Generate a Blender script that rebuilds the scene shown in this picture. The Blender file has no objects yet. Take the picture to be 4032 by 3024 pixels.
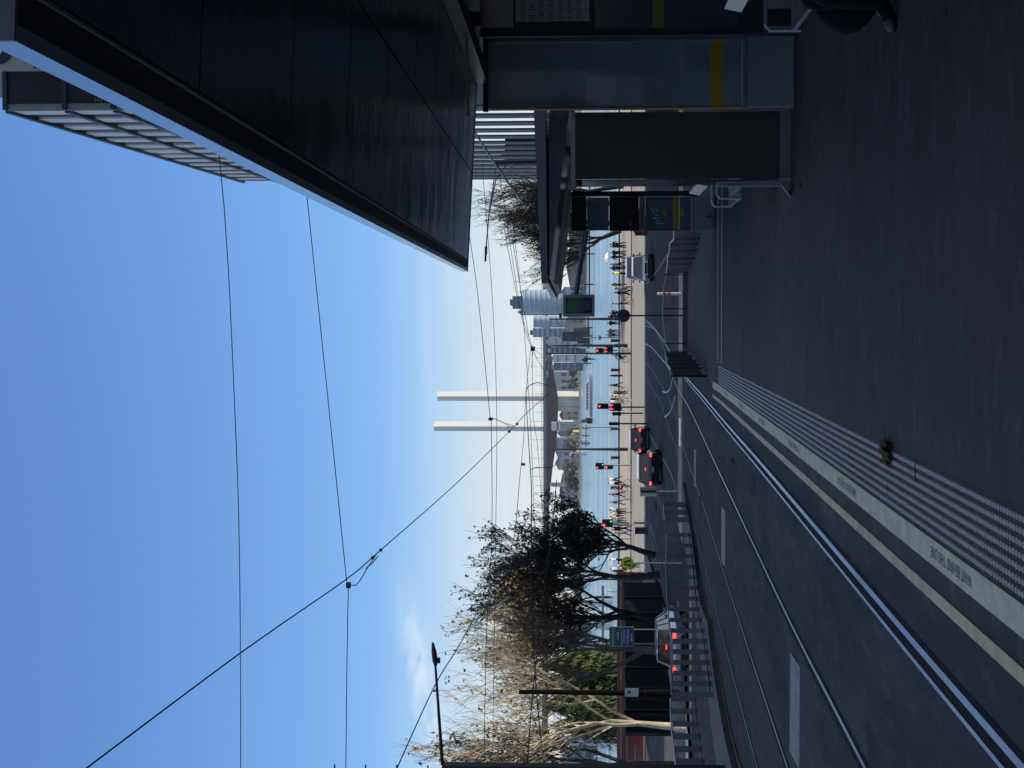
import bpy, bmesh, math, random
from mathutils import Vector, Matrix
S = bpy.context.scene
C = S.collection
PI = math.pi
rad = math.radians

# ------------------------------------------------------------------ camera (photo was taken on its side: image left = up)
EYE = 7.5                     # eye height above the harbour water (z = 0)
FPX = 5600.0                  # focal length in pixels of the 4032 px wide photograph
YAW = math.atan(232 / FPX)    # +Y is the street's direction; the camera looks a little left of it
PIT = math.atan(240 / FPX)
ca, sa, cp, sp = math.cos(YAW), math.sin(YAW), math.cos(PIT), math.sin(PIT)
FW = Vector((-sa * cp, ca * cp, sp))
RT = Vector((ca, sa, 0))
UP = Vector((sa * sp, -ca * sp, cp))
cam_d = bpy.data.cameras.new('camera')
cam = bpy.data.objects.new('camera', cam_d)
C.objects.link(cam)
cam_d.sensor_width = 36.0
cam_d.lens = 36.0 * FPX / 4032
cam_d.clip_start = 0.05
cam_d.clip_end = 30000
m = Matrix.Identity(4)
for i in range(3):
    m[i][0] = -UP[i]; m[i][1] = RT[i]; m[i][2] = -FW[i]
m[2][3] = EYE
cam.matrix_world = m
S.camera = cam

# ------------------------------------------------------------------ light
SUN_EL = rad(44); SUN_AZ = rad(88)       # azimuth clockwise from +Y: the sun stands square to the right of the street
w = bpy.data.worlds.new('World'); S.world = w; w.use_nodes = True
nt = w.node_tree; nt.nodes.clear()
N = nt.nodes.new; LK = nt.links.new
out = N('ShaderNodeOutputWorld'); bg = N('ShaderNodeBackground'); sky = N('ShaderNodeTexSky')
sky.sky_type = 'NISHITA'; sky.sun_disc = False
sky.sun_elevation = SUN_EL; sky.sun_rotation = SUN_AZ
sky.air_density = 1.0; sky.dust_density = 0.25; sky.ozone_density = 2.2; sky.altitude = 0
bg.inputs['Strength'].default_value = 0.095
# thin streaks of cloud low over the horizon
tc = N('ShaderNodeTexCoord'); sep = N('ShaderNodeSeparateXYZ'); LK(tc.outputs['Generated'], sep.inputs[0])
mp = N('ShaderNodeMapping'); mp.inputs['Scale'].default_value = (2.2, 2.2, 26); mp.inputs['Rotation'].default_value = (rad(3), 0, 0)
LK(tc.outputs['Generated'], mp.inputs[0])
nz = N('ShaderNodeTexNoise'); nz.inputs['Scale'].default_value = 3.0; nz.inputs['Detail'].default_value = 7; nz.inputs['Roughness'].default_value = .62
nz.inputs['Distortion'].default_value = .6
LK(mp.outputs[0], nz.inputs['Vector'])
r1 = N('ShaderNodeMapRange'); r1.inputs['From Min'].default_value = .44; r1.inputs['From Max'].default_value = .72
LK(nz.outputs['Fac'], r1.inputs['Value'])
r2 = N('ShaderNodeMapRange'); r2.inputs['From Min'].default_value = .14; r2.inputs['From Max'].default_value = .03
LK(sep.outputs['Z'], r2.inputs['Value'])
mu = N('ShaderNodeMath'); mu.operation = 'MULTIPLY'; LK(r1.outputs[0], mu.inputs[0]); LK(r2.outputs[0], mu.inputs[1])
mu2 = N('ShaderNodeMath'); mu2.operation = 'MULTIPLY'; mu2.inputs[1].default_value = .28; LK(mu.outputs[0], mu2.inputs[0])
mix = N('ShaderNodeMix'); mix.data_type = 'RGBA'
LK(mu2.outputs[0], mix.inputs['Factor']); mix.inputs['B'].default_value = (8.4, 8.8, 9.2, 1)
tint = N('ShaderNodeMix'); tint.data_type = 'RGBA'; tint.blend_type = 'MULTIPLY'; tint.inputs['Factor'].default_value = 1
tint.inputs['B'].default_value = (.66, .96, 1.34, 1); LK(sky.outputs[0], tint.inputs['A'])
r3 = N('ShaderNodeMapRange'); r3.interpolation_type = 'SMOOTHSTEP'; r3.inputs['From Min'].default_value = .145; r3.inputs['From Max'].default_value = .0; r3.inputs['To Max'].default_value = .95
LK(sep.outputs['Z'], r3.inputs['Value'])
hz = N('ShaderNodeMix'); hz.data_type = 'RGBA'; LK(r3.outputs[0], hz.inputs['Factor']); LK(tint.outputs['Result'], hz.inputs['A']); hz.inputs['B'].default_value = (7.3, 7.5, 7.4, 1)
LK(hz.outputs['Result'], mix.inputs['A'])
# one long thin wisp of cirrus low at the left, laid along a great circle
def world_dir(X, Y):
    v = FW + (1512 - Y) / FPX * RT + (2016 - X) / FPX * UP; return v.normalized()
wa, wb = world_dir(1560, 2150), world_dir(1760, 3150); wn = wa.cross(wb).normalized(); wl = (wb - wa).normalized()
def dotn(vec):
    n_ = N('ShaderNodeVectorMath'); n_.operation = 'DOT_PRODUCT'; LK(tc.outputs['Generated'], n_.inputs[0]); n_.inputs[1].default_value = vec; return n_.outputs['Value']
dn = dotn(wn); ab = N('ShaderNodeMath'); ab.operation = 'ABSOLUTE'; LK(dn, ab.inputs[0])
w1 = N('ShaderNodeMapRange'); w1.interpolation_type = 'SMOOTHSTEP'; w1.inputs['From Min'].default_value = .016; w1.inputs['From Max'].default_value = .0; LK(ab.outputs[0], w1.inputs[0])
w2 = N('ShaderNodeMapRange'); w2.interpolation_type = 'SMOOTHSTEP'; w2.inputs['From Min'].default_value = wa.dot(wl) - .0; w2.inputs['From Max'].default_value = wa.dot(wl) + .10; LK(dotn(wl), w2.inputs[0])
mp2 = N('ShaderNodeMapping'); mp2.inputs['Scale'].default_value = (9, 9, 30); LK(tc.outputs['Generated'], mp2.inputs[0])
nz2 = N('ShaderNodeTexNoise'); nz2.inputs['Scale'].default_value = 3; nz2.inputs['Detail'].default_value = 6; nz2.inputs['Distortion'].default_value = .8; LK(mp2.outputs[0], nz2.inputs['Vector'])
w3 = N('ShaderNodeMapRange'); w3.inputs['From Min'].default_value = .38; w3.inputs['From Max'].default_value = .62; LK(nz2.outputs['Fac'], w3.inputs[0])
p1 = N('ShaderNodeMath'); p1.operation = 'MULTIPLY'; LK(w1.outputs[0], p1.inputs[0]); LK(w2.outputs[0], p1.inputs[1])
p2 = N('ShaderNodeMath'); p2.operation = 'MULTIPLY'; LK(p1.outputs[0], p2.inputs[0]); LK(w3.outputs[0], p2.inputs[1])
p3 = N('ShaderNodeMath'); p3.operation = 'MULTIPLY'; p3.inputs[1].default_value = .62; LK(p2.outputs[0], p3.inputs[0])
wm_ = N('ShaderNodeMix'); wm_.data_type = 'RGBA'; LK(p3.outputs[0], wm_.inputs['Factor']); LK(mix.outputs['Result'], wm_.inputs['A']); wm_.inputs['B'].default_value = (7.6, 8.2, 8.8, 1)
# broken white cloud veil added overhead, out of view, for neutral fill light
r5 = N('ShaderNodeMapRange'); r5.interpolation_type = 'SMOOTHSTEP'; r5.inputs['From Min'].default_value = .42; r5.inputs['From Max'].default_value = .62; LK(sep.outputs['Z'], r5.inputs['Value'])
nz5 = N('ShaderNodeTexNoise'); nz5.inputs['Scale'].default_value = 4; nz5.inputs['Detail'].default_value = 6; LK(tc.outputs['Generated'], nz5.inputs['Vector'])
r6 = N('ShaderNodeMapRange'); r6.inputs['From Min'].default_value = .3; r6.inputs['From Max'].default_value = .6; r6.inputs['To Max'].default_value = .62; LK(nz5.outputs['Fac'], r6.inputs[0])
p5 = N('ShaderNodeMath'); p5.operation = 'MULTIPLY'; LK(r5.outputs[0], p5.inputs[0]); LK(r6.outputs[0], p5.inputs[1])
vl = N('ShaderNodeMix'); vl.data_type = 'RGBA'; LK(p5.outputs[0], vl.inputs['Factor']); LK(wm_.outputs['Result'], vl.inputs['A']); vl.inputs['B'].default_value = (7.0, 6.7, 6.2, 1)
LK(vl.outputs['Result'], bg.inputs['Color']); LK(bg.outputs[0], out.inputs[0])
sd = bpy.data.lights.new('sun', 'SUN'); sd.energy = 5.0; sd.angle = rad(.53); sd.color = (1, .93, .82)
so = bpy.data.objects.new('sun', sd); C.objects.link(so)
so.rotation_euler = (PI / 2 - SUN_EL, 0, -SUN_AZ + PI)
so.location = (60, 20, 80)
vs = S.view_settings
vs.view_transform = 'Standard'; vs.look = 'None'; vs.exposure = 0.3; vs.gamma = 1; vs.use_curve_mapping = False

# ------------------------------------------------------------------ helpers
def ray(X, Y):
    """direction through pixel (X, Y) of the photograph"""
    return FW + (3024 - Y - 1512) / FPX * RT + (2016 - X) / FPX * UP
def P(X, Y, y):
    """the point seen at pixel (X, Y) that lies y metres down the street"""
    d = ray(X, Y)
    return Vector((0, 0, EYE)) + d * (y / d.y)
def softplus(t, k=.3):
    return k * math.log(1 + math.exp(max(-60, min(60, t / k)))) if t < 15 else t
QUAY = 162.0
def road_z(y, x=0.0):
    z = EYE - 5.4 + softplus(3.57 - .044 * y)
    if x < -8.6:                      # the left lanes drop a little sooner
        zl = EYE - min(5.4, max(1.83 + .044 * y, 1.2 + .062 * y)); f = min(1, (-8.6 - x) / 1.6)
        z = z + (min(z, zl) - z) * f
    return z
def G(X, Y, dz=0):
    """where the pixel's ray meets the street surface (raised by dz)"""
    d = ray(X, Y); o = Vector((0, 0, EYE)); t = 3.0
    lo = t
    while t < 400:
        p = o + d * t
        if p.z < road_z(p.y, p.x) + dz: break
        lo = t; t += 1.0
    hi = t
    for _ in range(30):
        mdl = (lo + hi) / 2; p = o + d * mdl
        if p.z < road_z(p.y, p.x) + dz: hi = mdl
        else: lo = mdl
    return o + d * hi

class MB:
    """collects simple solids and links them as one mesh object"""
    def __init__(s): s.v = []; s.f = []; s.mi = []
    def add(s, vs, fs, mi=0):
        b = len(s.v); s.v += [tuple(q) for q in vs]; s.f += [tuple(b + i for i in f) for f in fs]; s.mi += [mi] * len(fs)
    def box(s, c, d, rz=0, mi=0, M=None):
        x, y, z = d[0] / 2, d[1] / 2, d[2] / 2
        cr, sr = math.cos(rz), math.sin(rz)
        vs = []
        for q in ((-x, -y, -z), (x, -y, -z), (x, y, -z), (-x, y, -z), (-x, -y, z), (x, -y, z), (x, y, z), (-x, y, z)):
            if M is not None: p = M @ Vector(q); vs.append((c[0] + p.x, c[1] + p.y, c[2] + p.z))
            else: vs.append((c[0] + q[0] * cr - q[1] * sr, c[1] + q[0] * sr + q[1] * cr, c[2] + q[2]))
        s.add(vs, [(0, 3, 2, 1), (4, 5, 6, 7), (0, 1, 5, 4), (1, 2, 6, 5), (2, 3, 7, 6), (3, 0, 4, 7)], mi)
    def prism(s, poly, a, b, mi=0, M=None):
        """poly: list of (p,q); extruded from a to b; M maps (p,q,t) to world"""
        n = len(poly); M = M or (lambda p, q, t: (p, q, t))
        vs = [M(p, q, a) for p, q in poly] + [M(p, q, b) for p, q in poly]
        fs = [tuple(range(n))[::-1], tuple(range(n, 2 * n))] + [(i, (i + 1) % n, n + (i + 1) % n, n + i) for i in range(n)]
        s.add(vs, fs, mi)
    def tube(s, pts, r, n=6, mi=0, caps=True):
        pts = [Vector(p) for p in pts]; k = len(pts)
        rs = r if isinstance(r, (list, tuple)) else [r] * k
        base = len(s.v); up = None
        for i, p in enumerate(pts):
            d = (pts[min(i + 1, k - 1)] - pts[max(i - 1, 0)])
            d = d.normalized() if d.length > 1e-9 else Vector((0, 0, 1))
            if up is None:
                up = Vector((0, 0, 1)) if abs(d.z) < .9 else Vector((1, 0, 0))
            a = d.cross(up); a = a.normalized() if a.length > 1e-6 else d.orthogonal().normalized()
            b = d.cross(a).normalized(); up = b * -1
            for j in range(n):
                t = 2 * PI * j / n
                q = p + (a * math.cos(t) + b * math.sin(t)) * rs[i]
                s.v.append((q.x, q.y, q.z))
        for i in range(k - 1):
            for j in range(n):
                s.f.append((base + i * n + j, base + i * n + (j + 1) % n, base + (i + 1) * n + (j + 1) % n, base + (i + 1) * n + j)); s.mi.append(mi)
        if caps and n > 3:
            s.f.append(tuple(base + j for j in range(n))[::-1]); s.f.append(tuple(base + (k - 1) * n + j for j in range(n))); s.mi += [mi, mi]
    def cyl(s, c, r, h, n=16, axis='z', mi=0, r2=None):
        d = {'x': Vector((1, 0, 0)), 'y': Vector((0, 1, 0)), 'z': Vector((0, 0, 1))}[axis] if isinstance(axis, str) else Vector(axis)
        c = Vector(c); s.tube([c - d * h / 2, c + d * h / 2], [r, r if r2 is None else r2], n, mi)
    def ball(s, c, r, n=10, k=6, sc=(1, 1, 1), mi=0, jit=0, rnd=None):
        vs = []; fs = []
        for i in range(k + 1):
            th = PI * i / k
            for j in range(n):
                ph = 2 * PI * j / n; q = 1 + (rnd.uniform(-jit, jit) if jit else 0)
                vs.append((c[0] + r * q * sc[0] * math.sin(th) * math.cos(ph), c[1] + r * q * sc[1] * math.sin(th) * math.sin(ph), c[2] + r * q * sc[2] * math.cos(th)))
        for i in range(k):
            for j in range(n):
                fs.append((i * n + j, (i + 1) * n + j, (i + 1) * n + (j + 1) % n, i * n + (j + 1) % n))
        s.add(vs, fs, mi)
    def sheet(s, pts, mi=0): s.add(pts, [tuple(range(len(pts)))], mi)
    def ribbon(s, L, R, mi=0):
        vs = list(L) + list(R); n = len(L)
        s.add(vs, [(i, n + i, n + i + 1, i + 1) for i in range(n - 1)], mi)
    def wall(s, pts, z0, z1, th, mi=0):
        """upright wall along a ground polyline"""
        for a, b in zip(pts[:-1], pts[1:]):
            a = Vector(a[:2]); b = Vector(b[:2]); d = b - a
            s.box(((a.x + b.x) / 2, (a.y + b.y) / 2, (z0 + z1) / 2), (d.length, th, z1 - z0), math.atan2(d.y, d.x), mi)
    def build(s, name, m, parent=None, smooth=False, **kw):
        me = bpy.data.meshes.new(name); me.from_pydata(s.v, [], s.f)
        ms = m if isinstance(m, (list, tuple)) else [m]
        for q in ms: me.materials.append(q)
        if len(ms) > 1: me.polygons.foreach_set('material_index', s.mi)
        if smooth: me.polygons.foreach_set('use_smooth', [True] * len(me.polygons))
        me.update()
        o = bpy.data.objects.new(name, me); C.objects.link(o)
        if parent is not None:
            o.parent = parent; o.matrix_parent_inverse = Matrix.Translation(parent.location).inverted() if kw.pop('world', True) and parent.rotation_euler.z == 0 else Matrix.Identity(4)
        for k, v in kw.items(): o[k] = v
        return o

def tag(o, label, cat, group=None):
    o['label'] = label; o['category'] = cat
    if group: o['group'] = group
    return o
def thing(name, label, cat, loc=(0, 0, 0), group=None):
    o = bpy.data.objects.new(name, None); C.objects.link(o); o.location = loc; o.empty_display_size = .2
    return tag(o, label, cat, group)
def struct(mb, name, m): return mb.build(name, m, kind='structure')
def copy_tree(o, parent=None):
    c = o.copy(); C.objects.link(c)
    if parent is not None: c.parent = parent
    for ch in list(o.children): copy_tree(ch, c)
    return c
def text_mb(txt, size, M, depth=0.0, align='CENTER', mi=0, mb=None):
    """letters as flat faces; M maps (x, y) of the line of text to a world point"""
    cu = bpy.data.curves.new('t', 'FONT'); cu.body = txt; cu.size = size; cu.align_x = align; cu.align_y = 'CENTER'; cu.resolution_u = 2
    ob = bpy.data.objects.new('t', cu); C.objects.link(ob)
    bpy.context.view_layer.update()
    me = bpy.data.meshes.new_from_object(ob.evaluated_get(bpy.context.evaluated_depsgraph_get()))
    mb = mb or MB()
    mb.add([M(v.co.x, v.co.y) for v in me.vertices], [tuple(p.vertices) for p in me.polygons], mi)
    bpy.data.objects.remove(ob); bpy.data.curves.remove(cu); bpy.data.meshes.remove(me)
    return mb

# ------------------------------------------------------------------ materials
MATS = {}
def mat(name, col, rough=.7, metal=0, var=.15, scale=3.0, bump=0.0, bscale=40, stretch=(1, 1, 1), emit=None, es=1, alpha=None, trans=0, col2=None, spec=None, coat=0, detail=6):
    if name in MATS: return MATS[name]
    m = bpy.data.materials.new(name); m.use_nodes = True; t = m.node_tree; b = t.nodes['Principled BSDF']
    b.inputs['Roughness'].default_value = rough; b.inputs['Metallic'].default_value = metal
    if spec is None and rough >= .7 and not metal: spec = .12
    if spec is not None: b.inputs['Specular IOR Level'].default_value = spec
    if coat: b.inputs['Coat Weight'].default_value = coat
    tc = t.nodes.new('ShaderNodeTexCoord'); mp = t.nodes.new('ShaderNodeMapping'); mp.inputs['Scale'].default_value = stretch
    t.links.new(tc.outputs['Object'], mp.inputs[0])
    nz = t.nodes.new('ShaderNodeTexNoise'); nz.inputs['Scale'].default_value = scale; nz.inputs['Detail'].default_value = detail; nz.inputs['Roughness'].default_value = .65
    t.links.new(mp.outputs[0], nz.inputs['Vector'])
    cr = t.nodes.new('ShaderNodeValToRGB')
    c2 = col2 or tuple(min(1, c * (1 + var)) for c in col); c1 = tuple(c * (1 - var) for c in col)
    if col2: c1 = col
    cr.color_ramp.elements[0].position = .3; cr.color_ramp.elements[1].position = .7
    cr.color_ramp.elements[0].color = (*c1, 1); cr.color_ramp.elements[1].color = (*c2, 1)
    t.links.new(nz.outputs['Fac'], cr.inputs[0]); t.links.new(cr.outputs[0], b.inputs['Base Color'])
    if bump:
        n2 = t.nodes.new('ShaderNodeTexNoise'); n2.inputs['Scale'].default_value = bscale; n2.inputs['Detail'].default_value = 4
        t.links.new(mp.outputs[0], n2.inputs['Vector'])
        bp = t.nodes.new('ShaderNodeBump'); bp.inputs['Strength'].default_value = bump; bp.inputs['Distance'].default_value = .02
        t.links.new(n2.outputs['Fac'], bp.inputs['Height']); t.links.new(bp.outputs[0], b.inputs['Normal'])
    if emit: b.inputs['Emission Color'].default_value = (*emit, 1); b.inputs['Emission Strength'].default_value = es
    if alpha is not None: b.inputs['Alpha'].default_value = alpha
    if trans: b.inputs['Transmission Weight'].default_value = trans
    MATS[name] = m; return m
def ground_mat(name, col, var=.35, streak=(1, .25, 1), grain=90, rough=.8, stains=.5):
    m = mat(name, col, rough, var=var, scale=1.4, bump=.55, bscale=grain, stretch=streak); t = m.node_tree; b = t.nodes['Principled BSDF']
    src = b.inputs['Base Color'].links[0].from_socket; tc = t.nodes.new('ShaderNodeTexCoord')
    def layer(scale, lo, hi, a, bcol, stretch=(1, 1, 1), det=3, dist=0):
        nonlocal src
        mp = t.nodes.new('ShaderNodeMapping'); mp.inputs['Scale'].default_value = stretch; t.links.new(tc.outputs['Object'], mp.inputs[0])
        nz = t.nodes.new('ShaderNodeTexNoise'); nz.inputs['Scale'].default_value = scale; nz.inputs['Detail'].default_value = det; nz.inputs['Distortion'].default_value = dist; t.links.new(mp.outputs[0], nz.inputs['Vector'])
        mr = t.nodes.new('ShaderNodeMapRange'); mr.inputs['From Min'].default_value = lo; mr.inputs['From Max'].default_value = hi; mr.inputs['To Max'].default_value = a; t.links.new(nz.outputs['Fac'], mr.inputs[0])
        mx = t.nodes.new('ShaderNodeMix'); mx.data_type = 'RGBA'; mx.blend_type = 'MULTIPLY'; t.links.new(mr.outputs[0], mx.inputs['Factor']); t.links.new(src, mx.inputs['A']); mx.inputs['B'].default_value = (*bcol, 1); src = mx.outputs['Result']
    layer(.35, .42, .7, stains, (.45, .45, .5), (1, .5, 1), 5, 1)        # broad stains
    layer(6, .56, .66, .6, (1.8, 1.75, 1.7), streak, 4)                  # scuffs
    layer(220, .45, .62, .7, (1.7, 1.7, 1.7))                            # aggregate
    layer(26, .66, .70, .8, (.35, .35, .35))                             # gum and oil spots
    t.links.new(src, b.inputs['Base Color']); return m
M_asph = ground_mat('asphalt', (.045, .044, .046))
M_track = ground_mat('track_concrete', (.035, .038, .044), .4, (1.2, .3, 1), 70)
M_plat = ground_mat('platform_asphalt', (.047, .046, .047), .22, (.6, 1.5, 1), 120, .7)
M_cream = mat('cream_coping', (.46, .49, .37), .8, var=.2, scale=7, bump=.3)
M_yellow = mat('worn_yellow_edge', (.46, .43, .29), .8, var=.25, scale=6)
M_tact = mat('grey_tactile', (.34, .345, .365), .7, var=.15, scale=8)
M_kerb = mat('bluestone_kerb', (.13, .135, .145), .8, var=.25, scale=4)
M_path = mat('footpath', (.13, .125, .12), .8, var=.2, scale=2)
M_white = mat('line_paint', (.24, .25, .265), .7, var=.3, scale=6)
M_rail = mat('polished_rail', (.38, .37, .38), .32, 1, var=.25, scale=1.2)
M_rail2 = mat('dull_rail', (.33, .33, .34), .4, .9, var=.35, scale=1.5)
M_groove = mat('rail_groove', (.012, .012, .014), .9)
M_prom = mat('promenade_paving', (.27, .24, .205), .8, var=.22, scale=.5, stretch=(.08, 1.6, 1), bump=.1)
M_esp = mat('sunlit_asphalt', (.215, .20, .178), .8, var=.3, scale=.5, stretch=(.06, 1.5, 1), bump=.1)  # same asphalt as the street, sunlight painted in as a lighter tan
M_alu = mat('brushed_aluminium', (.55, .56, .58), .3, .9, var=.08)
M_steel = mat('galvanised_steel', (.30, .32, .34), .45, .7, var=.15)
M_grey = mat('grey_powdercoat', (.16, .16, .155), .5, 0, var=.08)
M_dark = mat('dark_metal', (.018, .02, .024), .45, .3, var=.2)
M_black = mat('black_plastic', (.008, .008, .01), .4)
M_mblk = mat('matte_black', (.004, .004, .005), .95, spec=.1)
M_pole = mat('pole_green_black', (.02, .026, .026), .45, .3, var=.2)
M_wire = mat('wire', (.012, .014, .018), .6)
M_red_e = mat('red_lens_lit', (.3, .01, .01), .4, emit=(1, .05, .04), es=3)
M_green_e = mat('green_lens_lit', (.02, .3, .15), .4, emit=(.1, .9, .55), es=1.0)
M_lens_off = mat('lens_off', (.02, .012, .012), .3)
# ------------------------------------------------------------------ ground
def strip(x0, x1, y0, y1, dz, n=None):
    mb = MB(); n = n or max(2, int((y1 - y0) / 3)); L = []; R = []
    for i in range(n + 1):
        y = y0 + (y1 - y0) * i / n; xa = x0 if not callable(x0) else x0(y); xb = x1 if not callable(x1) else x1(y)
        L.append((xa, y, road_z(y, xa) + dz)); R.append((xb, y, road_z(y, xb) + dz))
    mb.ribbon(L, R); return mb
g = MB()
cols = (-500, -200, -60, -30, -20, -14, -11, -10.2, -9.4, -8.6, -7, 0, 10, 60, 500)
for x0_, x1_ in zip(cols[:-1], cols[1:]):
    ys_ = [-60 + 222 * i / 148 for i in range(149)]
    g.ribbon([(x0_, y, road_z(y, x0_) - .012) for y in ys_], [(x1_, y, road_z(y, x1_) - .012) for y in ys_])
b = len(g.v)
g.add([(-500, QUAY, road_z(QUAY) - .012), (500, QUAY, road_z(QUAY) - .012), (500, QUAY, -2), (-500, QUAY, -2), (500, 4000, -2), (-500, 4000, -2), (2500, 4000, -2), (2500, QUAY, -2), (-2500, QUAY, -2), (-2500, 4000, -2)],
      [(0, 1, 2, 3), (3, 2, 4, 5), (2, 7, 6, 4), (8, 3, 5, 9)])
struct(g, 'ground', M_asph)
struct(strip(-7.3, -1.43, -40, 103, .004), 'tram_track', M_track)
struct(strip(-60, 70, 107.6, 131, .004), 'esplanade_road', M_esp)
e = strip(-60, 70, 131, QUAY - .6, .10); 
for i in range(60):
    pass
e.box((5, 131, road_z(131) + .05), (130, .18, .13))
struct(e, 'promenade', M_prom)
struct(strip(-21.5, lambda y: -16.4, 20, 103, .12), 'footpath', M_path)

# water
def water_mat():
    m = bpy.data.materials.new('harbour_water'); m.use_nodes = True; t = m.node_tree; b = t.nodes['Principled BSDF']
    b.inputs['Base Color'].default_value = (.16, .24, .27, 1); b.inputs['Roughness'].default_value = .12; b.inputs['IOR'].default_value = 1.33
    tc = t.nodes.new('ShaderNodeTexCoord'); prev = None
    for sc, st, dist in ((.9, (.6, 1, 1), .10), (.12, (.35, 1, 1), .22)):
        mp = t.nodes.new('ShaderNodeMapping'); mp.inputs['Scale'].default_value = st
        t.links.new(tc.outputs['Object'], mp.inputs[0])
        nz = t.nodes.new('ShaderNodeTexNoise'); nz.inputs['Scale'].default_value = sc; nz.inputs['Detail'].default_value = 5
        t.links.new(mp.outputs[0], nz.inputs['Vector'])
        bp = t.nodes.new('ShaderNodeBump'); bp.inputs['Strength'].default_value = .9; bp.inputs['Distance'].default_value = dist
        t.links.new(nz.outputs['Fac'], bp.inputs['Height'])
        if prev: t.links.new(prev.outputs[0], bp.inputs['Normal'])
        prev = bp
    t.links.new(prev.outputs[0], b.inputs['Normal'])
    # wind lanes: long smoother and rougher bands
    mp = t.nodes.new('ShaderNodeMapping'); mp.inputs['Scale'].default_value = (.004, .03, 1); t.links.new(tc.outputs['Object'], mp.inputs[0])
    nz = t.nodes.new('ShaderNodeTexNoise'); nz.inputs['Scale'].default_value = 1; nz.inputs['Detail'].default_value = 4; t.links.new(mp.outputs[0], nz.inputs['Vector'])
    mr = t.nodes.new('ShaderNodeMapRange'); mr.inputs['From Min'].default_value = .35; mr.inputs['From Max'].default_value = .65
    mr.inputs['To Min'].default_value = .08; mr.inputs['To Max'].default_value = .42
    t.links.new(nz.outputs['Fac'], mr.inputs[0]); t.links.new(mr.outputs[0], b.inputs['Roughness'])
    return m
wm = MB(); wm.sheet([(-2500, QUAY + .01, 0), (2500, QUAY + .01, 0), (2500, 4000, 0), (-2500, 4000, 0)])
struct(wm, 'water', water_mat())
# far shore land
M_shore = mat('far_shore_earth', (.10, .10, .08), .9, var=.3, scale=.02)
fs = MB(); rn = random.Random(3); pts = []
for i in range(41):
    x = -700 + i * 35; pts.append((x, 1330 + 25 * math.sin(i * .7) + rn.uniform(-10, 10) - (0 if x < 0 else x * .5)))
fs.add([(x, y, -1) for x, y in pts] + [(x, y + 8, 1.8) for x, y in pts] + [(x * 3.4, 3980, 6) for x, y in pts],
       [(i, i + 1, 42 + i, 41 + i) for i in range(40)] + [(41 + i, 42 + i, 83 + i, 82 + i) for i in range(40)])
struct(fs, 'far_shore', M_shore)

# rails
def ground_poly(pix, dz): return [G(X, Y, dz) for X, Y in pix]
def densify(pts, step=1.5):
    out = []
    n = len(pts)
    for i in range(n - 1):
        p0 = pts[max(i - 1, 0)]; p1 = pts[i]; p2 = pts[i + 1]; p3 = pts[min(i + 2, n - 1)]
        k = max(1, int((p2 - p1).length / step))
        for j in range(k):
            t = j / k; t2 = t * t; t3 = t2 * t
            out.append(.5 * ((2 * p1) + (-p0 + p2) * t + (2 * p0 - 5 * p1 + 4 * p2 - p3) * t2 + (-p0 + 3 * p1 - 3 * p2 + p3) * t3))
    out.append(pts[-1]); return out
def surf_line(mb, pts, w, dz, off=0, mi=0):
    L = []; R = []
    for i, p in enumerate(pts):
        a = pts[max(i - 1, 0)]; b = pts[min(i + 1, len(pts) - 1)]; d = Vector((b.x - a.x, b.y - a.y, 0)).normalized(); nrm = Vector((d.y, -d.x, 0))
        q = p + nrm * off; z = road_z(q.y, q.x) + dz
        l = q - nrm * w / 2; r = q + nrm * w / 2
        L.append((l.x, l.y, z)); R.append((r.x, r.y, z))
    mb.ribbon(L, R, mi)
def straight_then(x, far):
    q = ground_poly(far, 0); d = (q[0] - q[1]); d = d / abs(d.y)
    return [q[0] + d * 30, q[0] + d * 12] + q
rails = {
 'a': straight_then(-2.08, [(4010, 2995), (3600, 2525), (3240, 2105), (2980, 1803), (2860, 1667), (2760, 1549), (2698, 1477), (2645, 1395), (2600, 1320), (2572, 1285), (2545, 1262)]),
 'b': straight_then(-3.50, [(3411, 3024), (3124, 2468), (2948, 2100), (2830, 1850), (2716, 1610), (2670, 1531), (2647, 1475), (2607, 1350), (2580, 1300), (2540, 1282)]),
 'c': straight_then(-5.22, [(3104, 3024), (2900, 2405), (2805, 2105), (2783, 2030), (2683, 1735), (2660, 1641), (2630, 1561), (2607, 1522), (2587, 1488), (2564, 1452), (2538, 1425)]),
 'd': straight_then(-6.65, [(2984, 3024), (2840, 2480), (2742, 2100), (2728, 2045), (2683, 1860), (2666, 1776), (2640, 1700), (2620, 1641), (2597, 1575), (2564, 1525), (2538, 1485)]),
}
for (ra, rb), lab in ((('a', 'b'), 'near pair of polished steel tram rails beside the platform edge'), (('c', 'd'), 'far pair of tram rails beside the kerb of the left fence')):
    t = thing('tram_rails', lab, 'rail track', (rails[ra][0].x, 0, 0), 'tram rails along the street')
    for k, sgn in ((ra, 1), (rb, -1)):
        pts = densify(rails[k])
        mb = MB(); surf_line(mb, pts, .050 if k == 'a' else (.042 if k == 'b' else .034), .012); mb.build('rail', M_rail if k in 'ab' else M_rail2, t)
        mb = MB(); surf_line(mb, pts, .17, .008, -.02); mb.build('groove', M_groove, t)
        if k == 'a':
            mb = MB(); surf_line(mb, pts, .03, .013, -.115); mb.build('check_rail', M_rail, t)
# short links between curving rails
mb = MB()
for pix in ([(2650, 1480), (2640, 1530), (2622, 1545), (2608, 1540)], [(2660, 1560), (2640, 1620), (2618, 1642)], [(2537, 1352), (2564, 1366), (2597, 1402), (2640, 1458)]):
    surf_line(mb, densify(ground_poly(pix, 0)), .07, .015)
tag(mb.build('crossover_rails', M_rail), 'curving steel crossover rails linking tracks at the junction', 'rail track')

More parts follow.
